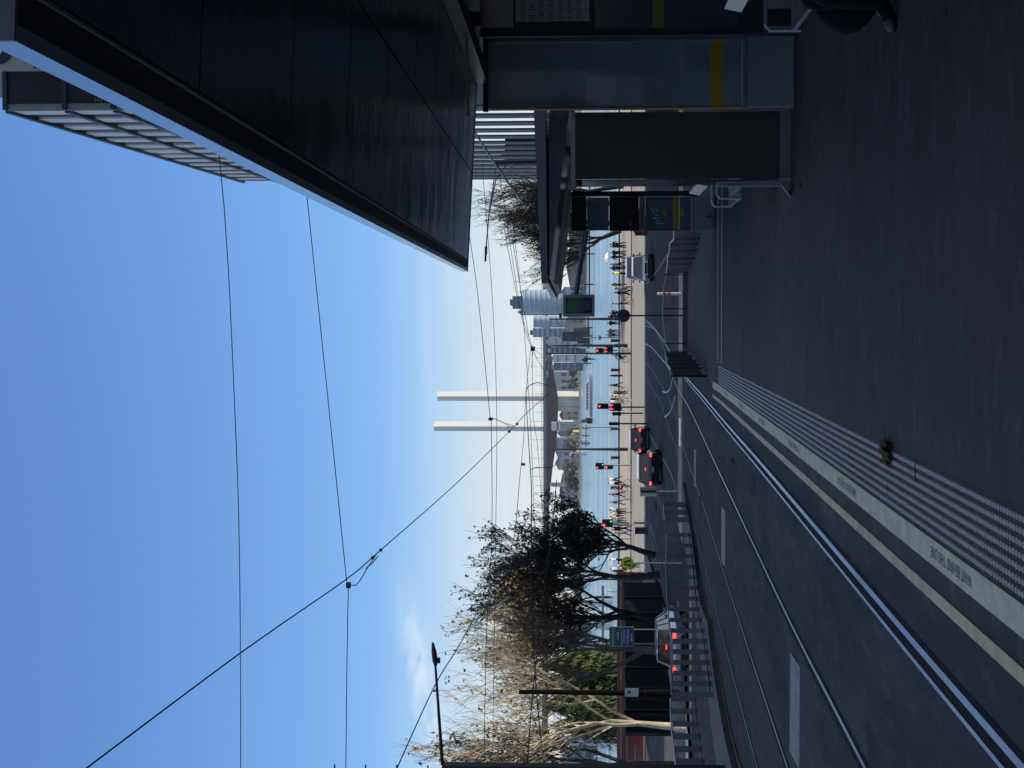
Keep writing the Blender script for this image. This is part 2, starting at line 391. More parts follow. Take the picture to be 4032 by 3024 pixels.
# painted marks
mb = MB()
for y0 in (15.4, 28.7, 42.8, 57.5):
    mb.box((-4.38, y0 + .55, road_z(y0 + .55) + .008), (1.16, 1.1, .006))
struct(mb, 'track_marking', M_white)
mb = MB()
for pix, wd in (([(2545, 1683), (2600, 1790), (2655, 1900), (2668, 1990)], .12), ([(2628, 1000), (2545, 1118)], .14), ([(2562, 905), (2552, 985)], .1), ([(2586, 925), (2567, 998)], .1),
                ([(2555, 2060), (2580, 2130), (2610, 2280), (2622, 2400)], .12), ([(2558, 2085), (2600, 2300), (2612, 2420)], .12), ([(2590, 1950), (2600, 1990), (2612, 2050)], .12)):
    surf_line(mb, densify(ground_poly(pix, 0)), wd, .009)
for k in range(7):
    a = G(2560 + k * 4.2, 972 - k * 11); surf_line(mb, [a, a + Vector((.9, .4, 0))], .1, .010)
for k in range(9):
    a = G(2540, 1960 + k * 70); surf_line(mb, [a, a + Vector((.1, 1.6, 0))], .12, .010)
struct(mb, 'road_marking', M_white)
# drain covers and patches
mb = MB(); rn = random.Random(5)
for k in range(26):
    y = rn.uniform(8, 100); x = rn.uniform(-12, -7.6) if k % 2 else rn.uniform(-6.4, -1.7)
    mb.box((x, y, road_z(y) + .006), (rn.uniform(.2, .6), rn.uniform(.5, 2.5), .004), rn.uniform(-.1, .1))
struct(mb, 'road_patch', mat('old_asphalt_patch', (.036, .039, .045), .85, var=.3, scale=3))

# median with kerb behind the tracks
kpts = densify(ground_poly([(3010, 3300), (2881, 3024), (2809, 2651), (2784, 2445), (2756, 2373), (2720, 2100), (2700, 1990), (2688, 1900)], .12))
mb = MB(); L = []; R = []; K = []
for p in kpts:
    z = road_z(p.y) + .12; L.append((p.x - 1.5, p.y, z)); R.append((p.x, p.y, z)); K.append((p.x, p.y, z - .14))
mb.ribbon(L, R)
struct(mb, 'median_strip', M_path)
mb = MB(); mb.ribbon([(x + .002, y, z + .004) for x, y, z in R], [(x + .002, y, z) for x, y, z in K]); mb.ribbon([(x - .2, y, z + .004) for x, y, z in R], [(x + .002, y, z + .004) for x, y, z in R])
struct(mb, 'median_kerb', M_kerb)
mb = MB()
mb.ribbon([(x + .06, y, road_z(y) + .009) for x, y, z in R if y < 36], [(x + .16, y, road_z(y) + .009) for x, y, z in R if y < 36])
struct(mb, 'yellow_line', mat('yellow_line_paint', (.12, .095, .035), .8, var=.3))

# ------------------------------------------------------------------ platform
def plat_z(y):
    if y <= 28.2: return road_z(y) + .29
    t = min(1, (y - 28.2) / 16); return road_z(y) + .29 * (1 - t) + .02
EX = -1.42
def pstrip(x0, x1, y0, y1, dz, n=60):
    mb = MB(); L = []; R = []
    for i in range(n + 1):
        y = y0 + (y1 - y0) * i / n; L.append((x0, y, plat_z(y) + dz)); R.append((x1, y, plat_z(y) + dz))
    mb.ribbon(L, R); return mb
mb = pstrip(EX, 4.2, -8, 28.2, 0)
for x in (EX, 4.2):
    mb.ribbon([(x, y * .6, plat_z(y * .6)) for y in range(-13, 48)], [(x, y * .6, road_z(y * .6) - .02) for y in range(-13, 48)])
struct(mb, 'platform', M_plat)
mb = pstrip(-1.2, 2.5, 28.2, 50, 0, 40)
mb.ribbon([(-1.2, 28.2 + i, plat_z(28.2 + i)) for i in range(22)], [(-1.2, 28.2 + i, road_z(28.2 + i) - .02) for i in range(22)])
mb.add([(EX, 28.2, plat_z(28.2)), (-1.2, 28.2, plat_z(28.2)), (-1.2, 28.2, road_z(28.2)), (EX, 28.2, road_z(28.2))], [(0, 1, 2, 3)])
struct(mb, 'platform_ramp', M_plat)
mb = MB()
def bar(mb, x0, x1, y0, y1, dz, h=.006):
    n = max(1, int((y1 - y0) / 2))
    for i in range(n):
        a = y0 + (y1 - y0) * i / n; b = y0 + (y1 - y0) * (i + 1) / n; g_ = .004
        vs = []
        for z in (dz, dz + h):
            vs += [(x0, a + g_, plat_z(a) + z), (x1, a + g_, plat_z(a) + z), (x1, b, plat_z(b) + z), (x0, b, plat_z(b) + z)]
        mb.add(vs, [(4, 5, 6, 7), (0, 1, 5, 4), (1, 2, 6, 5), (2, 3, 7, 6), (3, 0, 4, 7)])
bar(mb, -1.245, -1.112, -8, 28.2, .001)
struct(mb, 'waiting_line', M_cream)
mb = MB(); bar(mb, EX - .012, -1.365, -8, 28.2, .001); 
mb.ribbon([(EX - .013, y, plat_z(y)) for y in range(-8, 29)], [(EX - .013, y, plat_z(y) - .07) for y in range(-8, 29)])
struct(mb, 'platform_edge_strip', M_yellow)
mb = MB()
bar(mb, -1.108, -.74, -8, 28.2, -.003, .004)
struct(mb, 'tactile_base', M_plat)
mb = MB()
def dot(mb, x, y, r=.0160, h=.005, n=10):
    z = plat_z(y) + .001
    vs = [(x + r * math.cos(2 * PI * j / n), y + r * math.sin(2 * PI * j / n), z) for j in range(n)] + [(x + r * .8 * math.cos(2 * PI * j / n), y + r * .8 * math.sin(2 * PI * j / n), z + h) for j in range(n)]
    mb.add(vs, [(j, (j + 1) % n, n + (j + 1) % n, n + j) for j in range(n)] + [tuple(range(n, 2 * n))])
y = 4.6
while y < 28.0:
    for k in range(7): dot(mb, -1.075 + k * .05, y)
    y += .05
x = -.7
while x < 2.4:
    for k in range(4): dot(mb, x, 26.9 + k * .06, .02)
    x += .06
struct(mb, 'tactile_studs', M_tact)
mb = MB()
for k in range(9):
    mb.box((-.5 + k * .42, 25.75, plat_z(25.75) + .002), (.40, .12, .006))
struct(mb, 'ramp_threshold', M_tact)
mb = MB()
for y0 in (6.5, 9.93, 13.4, 16.9, 20.4, 23.9):
    ztext = lambda X, Y: (-1.175 - Y, y0 + .49 + X, plat_z(y0 + .49 + X) + .010)
    text_mb('WAIT BEHIND THIS LINE', .082, ztext, mb=mb)
struct(mb, 'line_lettering', mat('grey_lettering', (.10, .12, .13), .8, var=.3, scale=30))

mb = MB(); surf_line(mb, [Vector((-1.55, y, 0)) for y in range(-6, 29)], .05, .007)
struct(mb, 'bitumen_seam', M_groove)
# ------------------------------------------------------------------ tram shelters
M_fascia = mat('painted_fascia', (.42, .44, .47), .22, .6, var=.06, scale=2)
M_fgrey = mat('mauve_grey_fascia', (.13, .115, .13), .5)
M_soff = mat('dark_soffit', (.028, .032, .040), .3, .5, var=.25, scale=3)
M_soffb = mat('soffit_border', (.014, .016, .02), .4, .3)
M_rib = mat('ribbed_soffit', (.55, .57, .6), .3, .5)
M_glass = mat('toughened_glass', (.22, .25, .28), .07, .0, var=.35, scale=1.2, spec=1, alpha=.8)
M_amber = mat('amber_band', (.40, .235, .005), .5, var=.08)
M_orange = mat('orange_edge', (.75, .27, .03), .5, var=.08)
M_gbase = mat('grey_plinth', (.20, .20, .19), .6, var=.06, scale=9)

def canopy(name, label, x0, x1, y0, y1, zt, zi, fh, nplates):
    """flat roof: outer edge at x0 (top zt), inner edge x1 whose soffit lies at zi"""
    t = thing(name, label, 'tram shelter', (x0, y0, plat_z(y1)), 'shelters on the tram platform')
    zb = zt - fh
    sl = (zi - zb) / (x1 - x0)
    mb = MB(); mb.prism([(x0 + .02, zb + .03), (x1, zi + .03), (x1, zi + .16), (x0 + .02, zt - .012)], y0 + .02, y1 - .02, M=lambda p, q, s: (p, s, q)); mb.build('roof', M_grey, t)
    # fascia: outer strip along the street and the two ends
    mb = MB(); mb.prism([(x0 - .012, zb), (x0 + .02, zb), (x0 + .02, zt), (x0 - .012, zt)], y0, y1, M=lambda p, q, s: (p, s, q)); mb.build('side_fascia', M_fascia, t)
    for ye, yo in ((y0, -.012), (y1, .0)):
        mb = MB(); mb.prism([(x0 - .012, zb), (x1, zi), (x1, zi + fh * 1.25 + .07), (x0 - .012, zt + .004)], ye + yo, ye + yo + .012, M=lambda p, q, s: (p, s, q)); mb.build('end_fascia', M_fascia if ye == y1 else M_fgrey, t)
    mb = MB(); mb.prism([(x0 + .021, zb + .004), (x0 + .085, zb + .004 + sl * .08), (x0 + .085, zb + .03), (x0 + .021, zb + .03)], y0 + .015, y1 - .015, M=lambda p, q, s: (p, s, q)); mb.build('soffit_border', M_soffb, t)
    mb = MB()
    a = x0 + .088
    mb.prism([(a, zb + sl * .09 - .006), (a + .008, zb + sl * .09 - .006), (a + .008, zb + .03), (a, zb + .03)], y0 + .05, y1 - .05, M=lambda p, q, s: (p, s, q)); mb.build('soffit_trim', M_steel, t)
    mb = MB(); L = (y1 - y0 - .12) / nplates; W = (x1 - a - .05) / 3
    for i in range(nplates):
        for j in range(3):
            xa = a + .02 + j * W; xb = xa + W - .012; ya = y0 + .06 + i * L; yb = ya + L - .012
            za = zb + sl * (xa - x0); zc = zb + sl * (xb - x0)
            mb.add([(xa, ya, za + .004), (xb, ya, zc + .004), (xb, yb, zc + .004), (xa, yb, za + .004)], [(0, 3, 2, 1)])
            # folded seams
            mb.add([(xa, yb - .006, za + .002), (xb, yb - .006, zc + .002), (xb, yb + .006, zc + .002), (xa, yb + .006, za + .002)], [(0, 3, 2, 1)], 0)
            for k in (.2, .8):
                mb.box((xa + W * k, yb - .02, za + .004), (.022, .022, .012))
    return t, mb, zb, sl
def perforated():
    m = mat('perforated_panel', (.20, .22, .26), .18, .85, var=.3, scale=2, bump=.5, bscale=2.2); t = m.node_tree; b = t.nodes['Principled BSDF']
    vo = t.nodes.new('ShaderNodeTexVoronoi'); vo.inputs['Scale'].default_value = 38; vo.inputs['Randomness'].default_value = 0
    tc = t.nodes.new('ShaderNodeTexCoord'); t.links.new(tc.outputs['Object'], vo.inputs['Vector'])
    mr = t.nodes.new('ShaderNodeMapRange'); mr.inputs['From Min'].default_value = .22; mr.inputs['From Max'].default_value = .3
    t.links.new(vo.outputs['Distance'], mr.inputs[0])
    src = b.inputs['Base Color'].links[0].from_socket
    mx = t.nodes.new('ShaderNodeMix'); mx.data_type = 'RGBA'; mx.inputs['A'].default_value = (.006, .007, .009, 1)
    t.links.new(mr.outputs[0], mx.inputs['Factor']); t.links.new(src, mx.inputs['B']); t.links.new(mx.outputs['Result'], b.inputs['Base Color'])
    return m
M_perf = perforated()
t1, pl, zb, sl = canopy('tram_shelter', 'large dark canopy of the near tram shelter overhead with pale blue fascia', 0.545, 3.25, 2.65, 14.15, EYE + 1.105, EYE + .90, .062, 9)
pl.build('soffit_panel', M_perf, t1)
for yy in (4.2, 9.1, 13.9):
    mb = MB(); mb.box((2.95, yy, (plat_z(yy) + EYE + .93) / 2), (.14, .14, EYE + .93 - plat_z(yy))); mb.build('post', M_dark, t1)
mb = MB(); mb.box((2.45, 8.4, EYE + .90), (.16, 11.3, .12)); mb.build('beam', M_dark, t1)
for yy in (6.2, 12.0):
    mb = MB(); mb.box((2.2, yy, EYE + .885), (.9, .05, .02)); mb.build('ceiling_light', mat('light_diffuser', (.35, .33, .28), .4), t1)

t2, pl, zb2, sl2 = canopy('tram_shelter', 'farther tram shelter roof with grey front fascia beyond the dark screen', .545, 3.25, 18.35, 30.6, EYE + .40, EYE + .36, .075, 9)
pl.build('soffit_panel', M_perf, t2)
zb2 = EYE + .30; sl2 = -.115
mb = MB(); mb.prism([(.62, zb2), (3.2, zb2 + sl2 * 2.65), (3.2, zb2 + .01), (.62, zb2 + .01)], 18.5, 30.45, M=lambda p, q, s: (p, s, q)); mb.build('drop_soffit', M_perf, t2)
mb = MB()
for k in range(15):
    yk = 23.3 + k * .5; za = zb2 + sl2 * .12; zc = zb2 + sl2 * 2.1
    mb.prism([(.665, za - .03), (2.645, zc - .03), (2.645, zc + .01), (.665, za + .01)], yk, yk + .24, M=lambda p, q, s: (p, s, q))
mb.build('soffit_rib', M_rib, t2)
for yy in (19.2, 24.5, 29.8):
    mb = MB(); mb.box((2.95, yy, (plat_z(yy) + EYE + .25) / 2), (.14, .14, EYE + .25 - plat_z(yy))); mb.build('post', M_dark, t2)

# near glass screen with yellow band (square to the street)
def glass_screen(name, label, x0, x1, y, zt, kind):
    t = thing(name, label, 'glass screen', (x0, y, plat_z(y)), None)
    pz = plat_z(y); zb = pz + .0; base_h = .45 if kind == 1 else .36
    # plinth: grey box
    mb = MB(); mb.box(((x0 + x1) / 2 + .01, y + .02, pz + .012 + base_h / 2), (x1 - x0 - .0, .09, base_h)); mb.build('plinth', M_gbase, t)
    mb = MB(); mb.box(((x0 + x1) / 2, y + .02, pz + .014 + base_h + .02), (x1 - x0 + .01, .10, .035)); mb.build('bottom_rail', M_grey, t)
    z0 = pz + base_h + .055
    mb = MB(); mb.box(((x0 + x1) / 2, y + .02, zt), (x1 - x0 + .03, .06, .05)); mb.build('top_rail', M_dark, t)
    mb = MB(); mb.box((x0 + .004, y + .02, (z0 + zt) / 2 - .015), (.012, .03, zt - z0 - .04)); mb.build('edge_strip', M_orange, t)
    mb = MB(); mb.box((x1 - .012, y + .02, (z0 + zt) / 2 - .015), (.025, .05, zt - z0 - .04)); mb.build('side_frame', M_steel, t)
    return t, z0
t, z0 = glass_screen('glass_screen', 'tall near glass screen with amber band and grey plinth beneath the canopy', 2.12, 2.80, 14.1, EYE + .86, 1)
mb = MB(); mb.box((2.455, 14.12, (z0 + EYE + .84) / 2), (.645, .012, EYE + .83 - z0)); mb.build('glass_pane', M_glass, t)
mb = MB(); mb.box((2.455, 14.112, z0 + .25), (.645, .004, .12)); mb.build('amber_band', M_amber, t)
mb = MB(); mb.box((2.83, 14.16, (plat_z(14.1) + EYE + .88) / 2), (.10, .12, EYE + .88 - plat_z(14.1))); mb.build('post', M_grey, t)

# timetable case on the right edge
t = thing('timetable_case', 'pale timetable poster case at the right edge behind the glass', 'timetable case', (3.0, 13.2, plat_z(13.2)))
y = 13.2; pz = plat_z(y); X0, X1 = 2.66, 3.35
M_paper = mat('paper_poster', (.24, .25, .235), .6, var=.05)
mb = MB(); mb.box((3.05, y + .05, (EYE + .86 + EYE - 1.75) / 2), (.78, .06, 2.6)); mb.build('case', M_dark, t)
mb = MB(); mb.box((2.92, y + .012, EYE + .70), (.36, .006, .30)); mb.build('header_panel', mat('header_panel', (.24, .23, .24), .5), t)
mb = MB(); 
for k in range(2): mb.box((2.845 + k * .113, y + .012, EYE + .19), (.108, .005, .68))
mb.build('timetable_sheet', M_paper, t)
mb = MB(); rn = random.Random(9)
for k in range(2):
    for j in range(7):
        for i in range(5):
            if rn.random() < .9: mb.box((2.81 + k * .113 + i * .018, y + .008, EYE + .46 - j * .085), (.008, .003, rn.choice((.02, .036, .05))))
mb.build('timetable_print', mat('print_grey', (.10, .105, .10), .7), t)
mb = MB(); mb.box((3.3, y + .05, EYE - 1.45), (.12, .08, .95)); mb.build('leg', M_grey, t)
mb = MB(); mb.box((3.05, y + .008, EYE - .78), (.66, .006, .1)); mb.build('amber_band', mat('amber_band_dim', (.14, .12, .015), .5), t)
mb = MB(); mb.box((3.05, y + .014, EYE - .85), (.66, .005, 1.3)); mb.build('glass_pane', mat('dark_tinted_glass', (.03, .04, .045), .1, spec=1), t)

# dark wind screen, lower, left of the glass screen
t = thing('wind_screen', 'dark smoked panel with silver cap left of the tall glass screen', 'wind screen', (1.6, 14.4, plat_z(14.4)))
y = 14.35; pz = plat_z(y)
mb = MB(); mb.box((1.79, y, (pz + .10 + EYE - .01) / 2), (.66, .02, EYE - .03 - pz - .1)); mb.build('smoked_pane', mat('smoked_pane', (.055, .048, .04), .3, var=.2, scale=2, spec=.6), t)
mb = MB(); mb.box((1.76, y, EYE + .0), (.76, .07, .045)); mb.build('cap_rail', M_alu, t)
mb = MB(); mb.cyl((1.405, y, EYE - .0), .045, .05, 10, 'y'); mb.build('cap_end', M_gbase, t)
mb = MB(); mb.box((1.79, y, pz + .06), (.68, .07, .11)); mb.build('bottom_rail', M_grey, t)
mb = MB(); mb.box((1.425, y + .01, (pz + .35 + EYE - .09) / 2), (.05, .012, EYE - .44 - pz)); mb.build('glass_edge', mat('mirror_glass_edge', (.62, .66, .70), .07, .9, var=.1, scale=9), t)
mb = MB(); mb.box((1.40, y - .02, pz + .42), (.05, .05, .62)); mb.build('foot_bracket', M_steel, t)
mb = MB(); mb.prism([(0, 0), (.16, 0), (0, .12)], -.02, .02, M=lambda p, q, s: (1.42 - p + 0, y - .05 + s, pz + .01 + q)); mb.build('foot_plate', M_grey, t)
mb = MB(); mb.box((2.50, y + 1.0, (pz + .15 + EYE - .05) / 2), (.02, 1.9, 1.8)); mb.build('rear_pane', M_glass, t)

# information pillar of the second shelter
t = thing('information_pillar', 'black information pillar with route screen and graffiti scratched glass', 'information pillar', (2.2, 28.3, plat_z(28.3)))
y = 28.3; pz = plat_z(y); x0, x1 = 1.86, 2.535; xc = (x0 + x1) / 2; W = x1 - x0
def zX(X, yy): return P(X, 842, yy).z
def slab(name, Xa, Xb, m, inset=.0, th=.03, yo=0):
    za, zb_ = zX(Xb, y), zX(Xa, y); mb = MB(); mb.box((xc, y + .05 + yo, (za + zb_) / 2), (W - inset, th, zb_ - za - .004)); return mb.build(name, m, t)
slab('head_panel', 2250, 2310, M_black, 0, .12)
M_scr = mat('screen_reflection_glass', (.13, .16, .19), .08, .1, var=.25, scale=1.3, spec=1)
slab('route_screen', 2311, 2398, M_scr, .02, .08, -.0)
slab('route_board', 2399, 2516, M_black, 0, .12)
slab('stop_name_plate', 2517, 2540, mat('name_plate', (.16, .15, .15), .6), 0, .11)
slab('scratched_glass', 2541, 2652, mat('hazy_glass', (.10, .125, .15), .12, .0, var=.2, scale=3, spec=1, alpha=.8), .02, .02)
slab('amber_band', 2653, 2674, M_amber, .02, .03, -.01)
slab('lower_glass', 2675, 2722, mat('hazy_glass', (.1, .12, .15), .1), .02, .02)
slab('bottom_rail', 2723, 2734, M_grey, -.01, .10)
slab('plinth', 2735, 2812, M_gbase, 0, .09)
mb = MB(); mb.box((x0 + .006, y + .05, (zX(2722, y) + zX(2541, y)) / 2), (.014, .03, zX(2541, y) - zX(2722, y))); mb.build('edge_strip', mat('rust_red_edge', (.2, .05, .03), .6), t)
MT = lambda X, Y, zz: (xc + X, y - .012, zz + Y)
mb = MB(); text_mb('Docklands Stadium', .055, lambda X, Y: (xc - .08 + X * .9, y - .012, zX(2528, y) + Y), mb=mb); mb.build('stop_name', mat('dim_print', (.03, .03, .03), .8), t)
mb = MB()
for k, (tx, X_, sz) in enumerate((('Route information', 2428, .035), ('70', 2452, .04), ('Next tram', 2480, .045))):
    text_mb(tx, sz, lambda X, Y: (xc - .05 + X, y - .022, zX(X_, y) + Y), mb=mb)
mb.box((x0 + .14, y - .02, zX(2482, y)), (.10, .004, .05))
mb.build('board_print', mat('faint_print', (.10, .10, .10), .7), t)
mb = MB(); text_mb('Mrz', .26, lambda X, Y: (xc - .05 + X * .8, y + .034, zX(2588, y) + Y + X * .45), mb=mb); mb.build('graffiti', mat('chalk_scratch', (.32, .36, .38), .8), t)
mb = MB()
for k in range(2): mb.box((xc + .02, y + .033, zX(2617 + k * 70, y)), (.14, .004, .085))
mb.build('sticker', mat('lime_sticker', (.22, .26, .02), .5), t)
mb = MB(); mb.box((x1 + .06, y + .09, (pz + .3 + EYE + .1) / 2), (.10, .10, EYE - .2 - pz)); mb.build('post', M_dark, t)
mb = MB(); mb.prism([(0, 0), (.22, 0), (0, .16)], -.02, .02, M=lambda p, q, s: (x0 + .25 - p, y - .02 + s, pz + .01 + q)); mb.build('foot_plate', M_steel, t)

# leaning benches
def bench(label, x, y0, y1, pz):
    t = thing('bench', label, 'bench', (x, y0, pz), 'slatted metal benches under the shelters')
    sh = lambda yy: -.044 * (yy - y0)
    mb = MB()
    for k in range(4):
        mb.box((x + .02 + k * .085, (y0 + y1) / 2, pz + .43 + sh((y0 + y1) / 2) + .012 * (k > 2)), (.07, y1 - y0, .03))
    mb.build('seat', M_alu, t)
    mb = MB(); mb.box((x + .15, (y0 + y1) / 2, pz + .84 + sh((y0 + y1) / 2)), (.04, y1 - y0, .12), M=Matrix.Rotation(rad(12), 3, 'Y')); mb.build('backrest', M_alu, t)
    for yy in (y0 + .15, y1 - .15):
        z = pz + sh(yy)
        mb = MB(); mb.tube([(x + .22, yy, z), (x + .2, yy, z + .40)], .022, 8); mb.tube([(x + .05, yy, z + .40), (x + .34, yy, z + .40), (x + .30, yy, z + .6), (x + .17, yy, z + .82)], .018, 8); mb.build('leg', M_dark, t)
    for yy in (y0 + .02, y1 - .02):
        z = pz + sh(yy)
        mb = MB(); mb.tube([(x - .01, yy, z + .42), (x - .01, yy, z + .63), (x + .03, yy, z + .66), (x + .32, yy, z + .66)], .014, 8); mb.build('armrest', M_steel, t)
    return t
bench('slatted silver bench standing beyond the dark smoked screen', 1.385, 15.6, 16.7, plat_z(15.6))
bench('silver bench cut by the right edge of the picture beneath the near canopy', 2.02, 8.2, 9.9, plat_z(8.2))
# ------------------------------------------------------------------ fences
def lerp_list(L, t):
    n = len(L) - 1; i = min(int(t * n), n - 1); f = t * n - i
    return tuple(a + (b - a) * f for a, b in zip(L[i], L[i + 1]))
def baluster_fence(label, base_pix, top_pix, npost, pw, mrail, mpost, ends=True, dz=.12):
    """base pixels fix the ground points, top pixels the rail height above them"""
    Ya, Yb = base_pix[0][1], base_pix[-1][1]; nn_ = 40
    def at_(L, Y):
        for (xa, ya), (xb, yb) in zip(L[:-1], L[1:]):
            if min(ya, yb) - .01 <= Y <= max(ya, yb) + .01: return (xa + (xb - xa) * (Y - ya) / (yb - ya), Y)
        return L[0] if abs(Y - L[0][1]) < abs(Y - L[-1][1]) else L[-1]
    base_pix, top_pix = [at_(base_pix, Ya + (Yb - Ya) * i / nn_) for i in range(nn_ + 1)], [at_(top_pix, Ya + (Yb - Ya) * i / nn_) for i in range(nn_ + 1)]
    n = len(base_pix); base = []; top = []
    for (X, Y), (Xt, Yt) in zip(base_pix, top_pix):
        b = G(X, Y, dz); base.append(b); top.append(P(Xt, Yt, b.y))
    t = thing('fence', label, 'fence', tuple(base[0]), 'fences along the tram road')
    mb = MB(); mb.tube([Vector((b.x, b.y, tt.z)) for b, tt in zip(base, top)], .022, 8); mb.build('top_rail', mrail, t)
    mb = MB(); mb.tube([Vector((b.x, b.y, b.z + .07)) for b, tt in zip(base, top)], .022, 6); mb.build('bottom_rail', mpost, t)
    for k in range(npost):
        f = k / (npost - 1)
        b = Vector(lerp_list([tuple(v) for v in base], f)); tt = Vector(lerp_list([tuple(v) for v in top], f))
        h = tt.z - b.z - .03
        mb = MB(); mb.box((b.x, b.y, b.z + h / 2), (pw, .03, h)); mb.box((b.x, b.y, b.z + .01), (pw * 1.2, .12, .02)); mb.build('post', mpost, t)
    return t
M_fp = mat('fence_post_grey', (.14, .13, .125), .6, .2, var=.15)
M_fr = mat('fence_rail_pale', (.30, .34, .37), .35, .6)
baluster_fence('long grey fence of flat upright bars with pale handrail in front of the white car',
               [(2722, 2106), (2737, 2220), (2755, 2401), (2770, 2470), (2782, 2522), (2796, 2610), (2809, 2735)],
               [(2625, 2115), (2624, 2263), (2630, 2400), (2634, 2470), (2645, 2522), (2645, 2610), (2645, 2735)], 16, .11, M_fr, M_fp)
baluster_fence('short two post section of grey fence right of the long fence', [(2712, 2047), (2700, 1987)], [(2617, 2047), (2612, 1987)], 3, .16, M_fr, M_fp)
baluster_fence('nearer grey fence with wide gaps at the left edge behind the long fence',
               [(2743, 2752), (2750, 2820), (2757, 2880), (2768, 2960), (2786, 3050)], [(2640, 2752), (2641, 2820), (2645, 2880), (2655, 2960), (2664, 3050)], 7, .16, M_fr, M_fp)
# mesh sided ramp fences
def mesh_fence(label, pts, hs, rail, panel, group='mesh fences round the platform ramp'):
    t = thing('ramp_fence', label, 'fence', tuple(pts[0]), group)
    mb = MB(); mb.tube([Vector((p.x, p.y, p.z + h)) for p, h in zip(pts, hs)], .022, 8); mb.build('top_rail', rail, t)
    for (p, h), (q, k) in zip(list(zip(pts, hs))[:-1], list(zip(pts, hs))[1:]):
        mb = MB(); d = (q - p).normalized(); nn = Vector((d.y, -d.x, 0)) * .01
        a, b_, c, e_ = p + Vector((0, 0, .08)), q + Vector((0, 0, .08)), q + Vector((0, 0, k - .04)), p + Vector((0, 0, h - .04))
        mb.add([a - nn, b_ - nn, c - nn, e_ - nn, a + nn, b_ + nn, c + nn, e_ + nn], [(0, 1, 2, 3), (7, 6, 5, 4), (0, 4, 5, 1), (1, 5, 6, 2), (2, 6, 7, 3), (3, 7, 4, 0)])
        mb.build('mesh_panel', panel, t)
    for p, h in zip(pts, hs):
        mb = MB(); mb.box((p.x, p.y, p.z + h / 2), (.05, .05, h)); mb.build('post', M_dark, t)
    return t
def mesh_mat():
    m = mat('woven_mesh', (.05, .05, .055), .5, .4); t = m.node_tree; b = t.nodes['Principled BSDF']
    tc = t.nodes.new('ShaderNodeTexCoord'); wv = t.nodes.new('ShaderNodeTexWave'); wv.inputs['Scale'].default_value = 12; wv.bands_direction = 'Y'
    t.links.new(tc.outputs['Object'], wv.inputs['Vector']); mr = t.nodes.new('ShaderNodeMapRange'); mr.inputs['From Min'].default_value = .1; mr.inputs['From Max'].default_value = .2; mr.inputs['To Min'].default_value = .55
    t.links.new(wv.outputs['Fac'], mr.inputs[0]); t.links.new(mr.outputs[0], b.inputs['Alpha']); return m
M_mesh = mesh_mat()
def ramp_pts(x_of, ys): return [Vector((x_of(y), y, plat_z(y))) for y in ys]
ys = [36.5, 38.6, 40, 42, 44.5, 46.5, 50]
R_ = ramp_pts(lambda y: 2.42 - (y - 36.5) * .044, ys)
mesh_fence('dark mesh ramp fence with pale stepped handrail on the right of the ramp', R_, [P(X, 940, y).z - plat_z(y) for X, y in zip((2653, 2655, 2637, 2637, 2629, 2629, 2624), ys)], M_fr, M_mesh)
ys = [31.8, 36, 38.5, 41, 46, 50]
L_ = ramp_pts(lambda y: -1.14 + (y - 31.8) * .01, ys)
mesh_fence('dark mesh ramp fence at the platform end beside the near rails', L_, [P(X, 1420, y).z - plat_z(y) for X, y in zip((2641, 2641, 2628, 2626, 2621, 2620), ys)], M_fr, M_mesh)
t = thing('handrail', 'thin level handrail crossing the far end of the ramp', 'handrail', (-.9, 50.2, plat_z(50)))
mb = MB(); mb.tube([P(2621, 1352, 50.2), P(2610, 1240, 50.2), P(2613, 1140, 50.2), P(2624, 1082, 50.2)], .018, 8); mb.build('rail', M_fr, t)
for Y in (1352, 1216, 1082):
    p = P(2615, Y, 50.2); mb = MB(); mb.tube([(p.x, p.y, plat_z(50)), (p.x, p.y, p.z)], .016, 8); mb.build('post', M_dark, t)
mb = MB(); mb.box(((-1.0 + 1.85) / 2, 50.5, road_z(50.5) + .08), (2.9, .25, .2))
tag(mb.build('stone_kerb', M_kerb), 'low dark stone kerb across the foot of the ramp', 'kerb')

# bollard with red and yellow bands
bz = G(2681, 1157); t = thing('bollard', 'white bollard with red and yellow bands standing past the ramp', 'bollard', tuple(bz))
top = P(2588, 1157, bz.y).z; h = top - bz.z
M_wp = mat('white_paint', (.45, .45, .46), .5, var=.08)
mb = MB(); mb.tube([bz, bz + Vector((0, 0, h * .98)), bz + Vector((0, 0, h))], [.062, .062, .045], 14); mb.build('post', M_wp, t, smooth=False)
for f, m_ in ((.70, mat('red_band', (.30, .03, .03), .5)), (.58, mat('ochre_band', (.35, .24, .06), .5)), (.48, mat('red_band', (.3, .03, .03), .5))):
    mb = MB(); mb.cyl(bz + Vector((0, 0, h * f)), .0655, h * .09, 14); mb.build('band', m_, t)

# ------------------------------------------------------------------ poles, lights, signs
def pole(label, Y, Xb, Xt, y, r0, r1, name='tram_pole', cat='pole', m=None, group='tall tram line poles', extra=None):
    p = P((Xb + Xt) / 2, Y, y); zb = P(Xb, Y, y).z; zt = P(Xt, Y, y).z
    zb = min(zb, road_z(y) + .1) if Xb is None else road_z(y) + .0
    t = thing(name, label, cat, (p.x, y, zb), group)
    mb = MB(); mb.tube([(p.x, y, zb), (p.x, y, zb + 1.4), (p.x, y, zb + 1.45), (p.x, y, zt)], [r0 * 1.25, r0 * 1.25, r0, r1], 12); mb.build('shaft', m or M_pole, t)
    mb = MB(); mb.cyl((p.x, y, zt + .04), r1 * 1.2, .08, 12); mb.build('cap', M_dark, t)
    return t, Vector((p.x, y, zt))
t, tp = pole('tall dark pole right behind the round sign', 1256, 2440, 2166, 139, .13, .07)
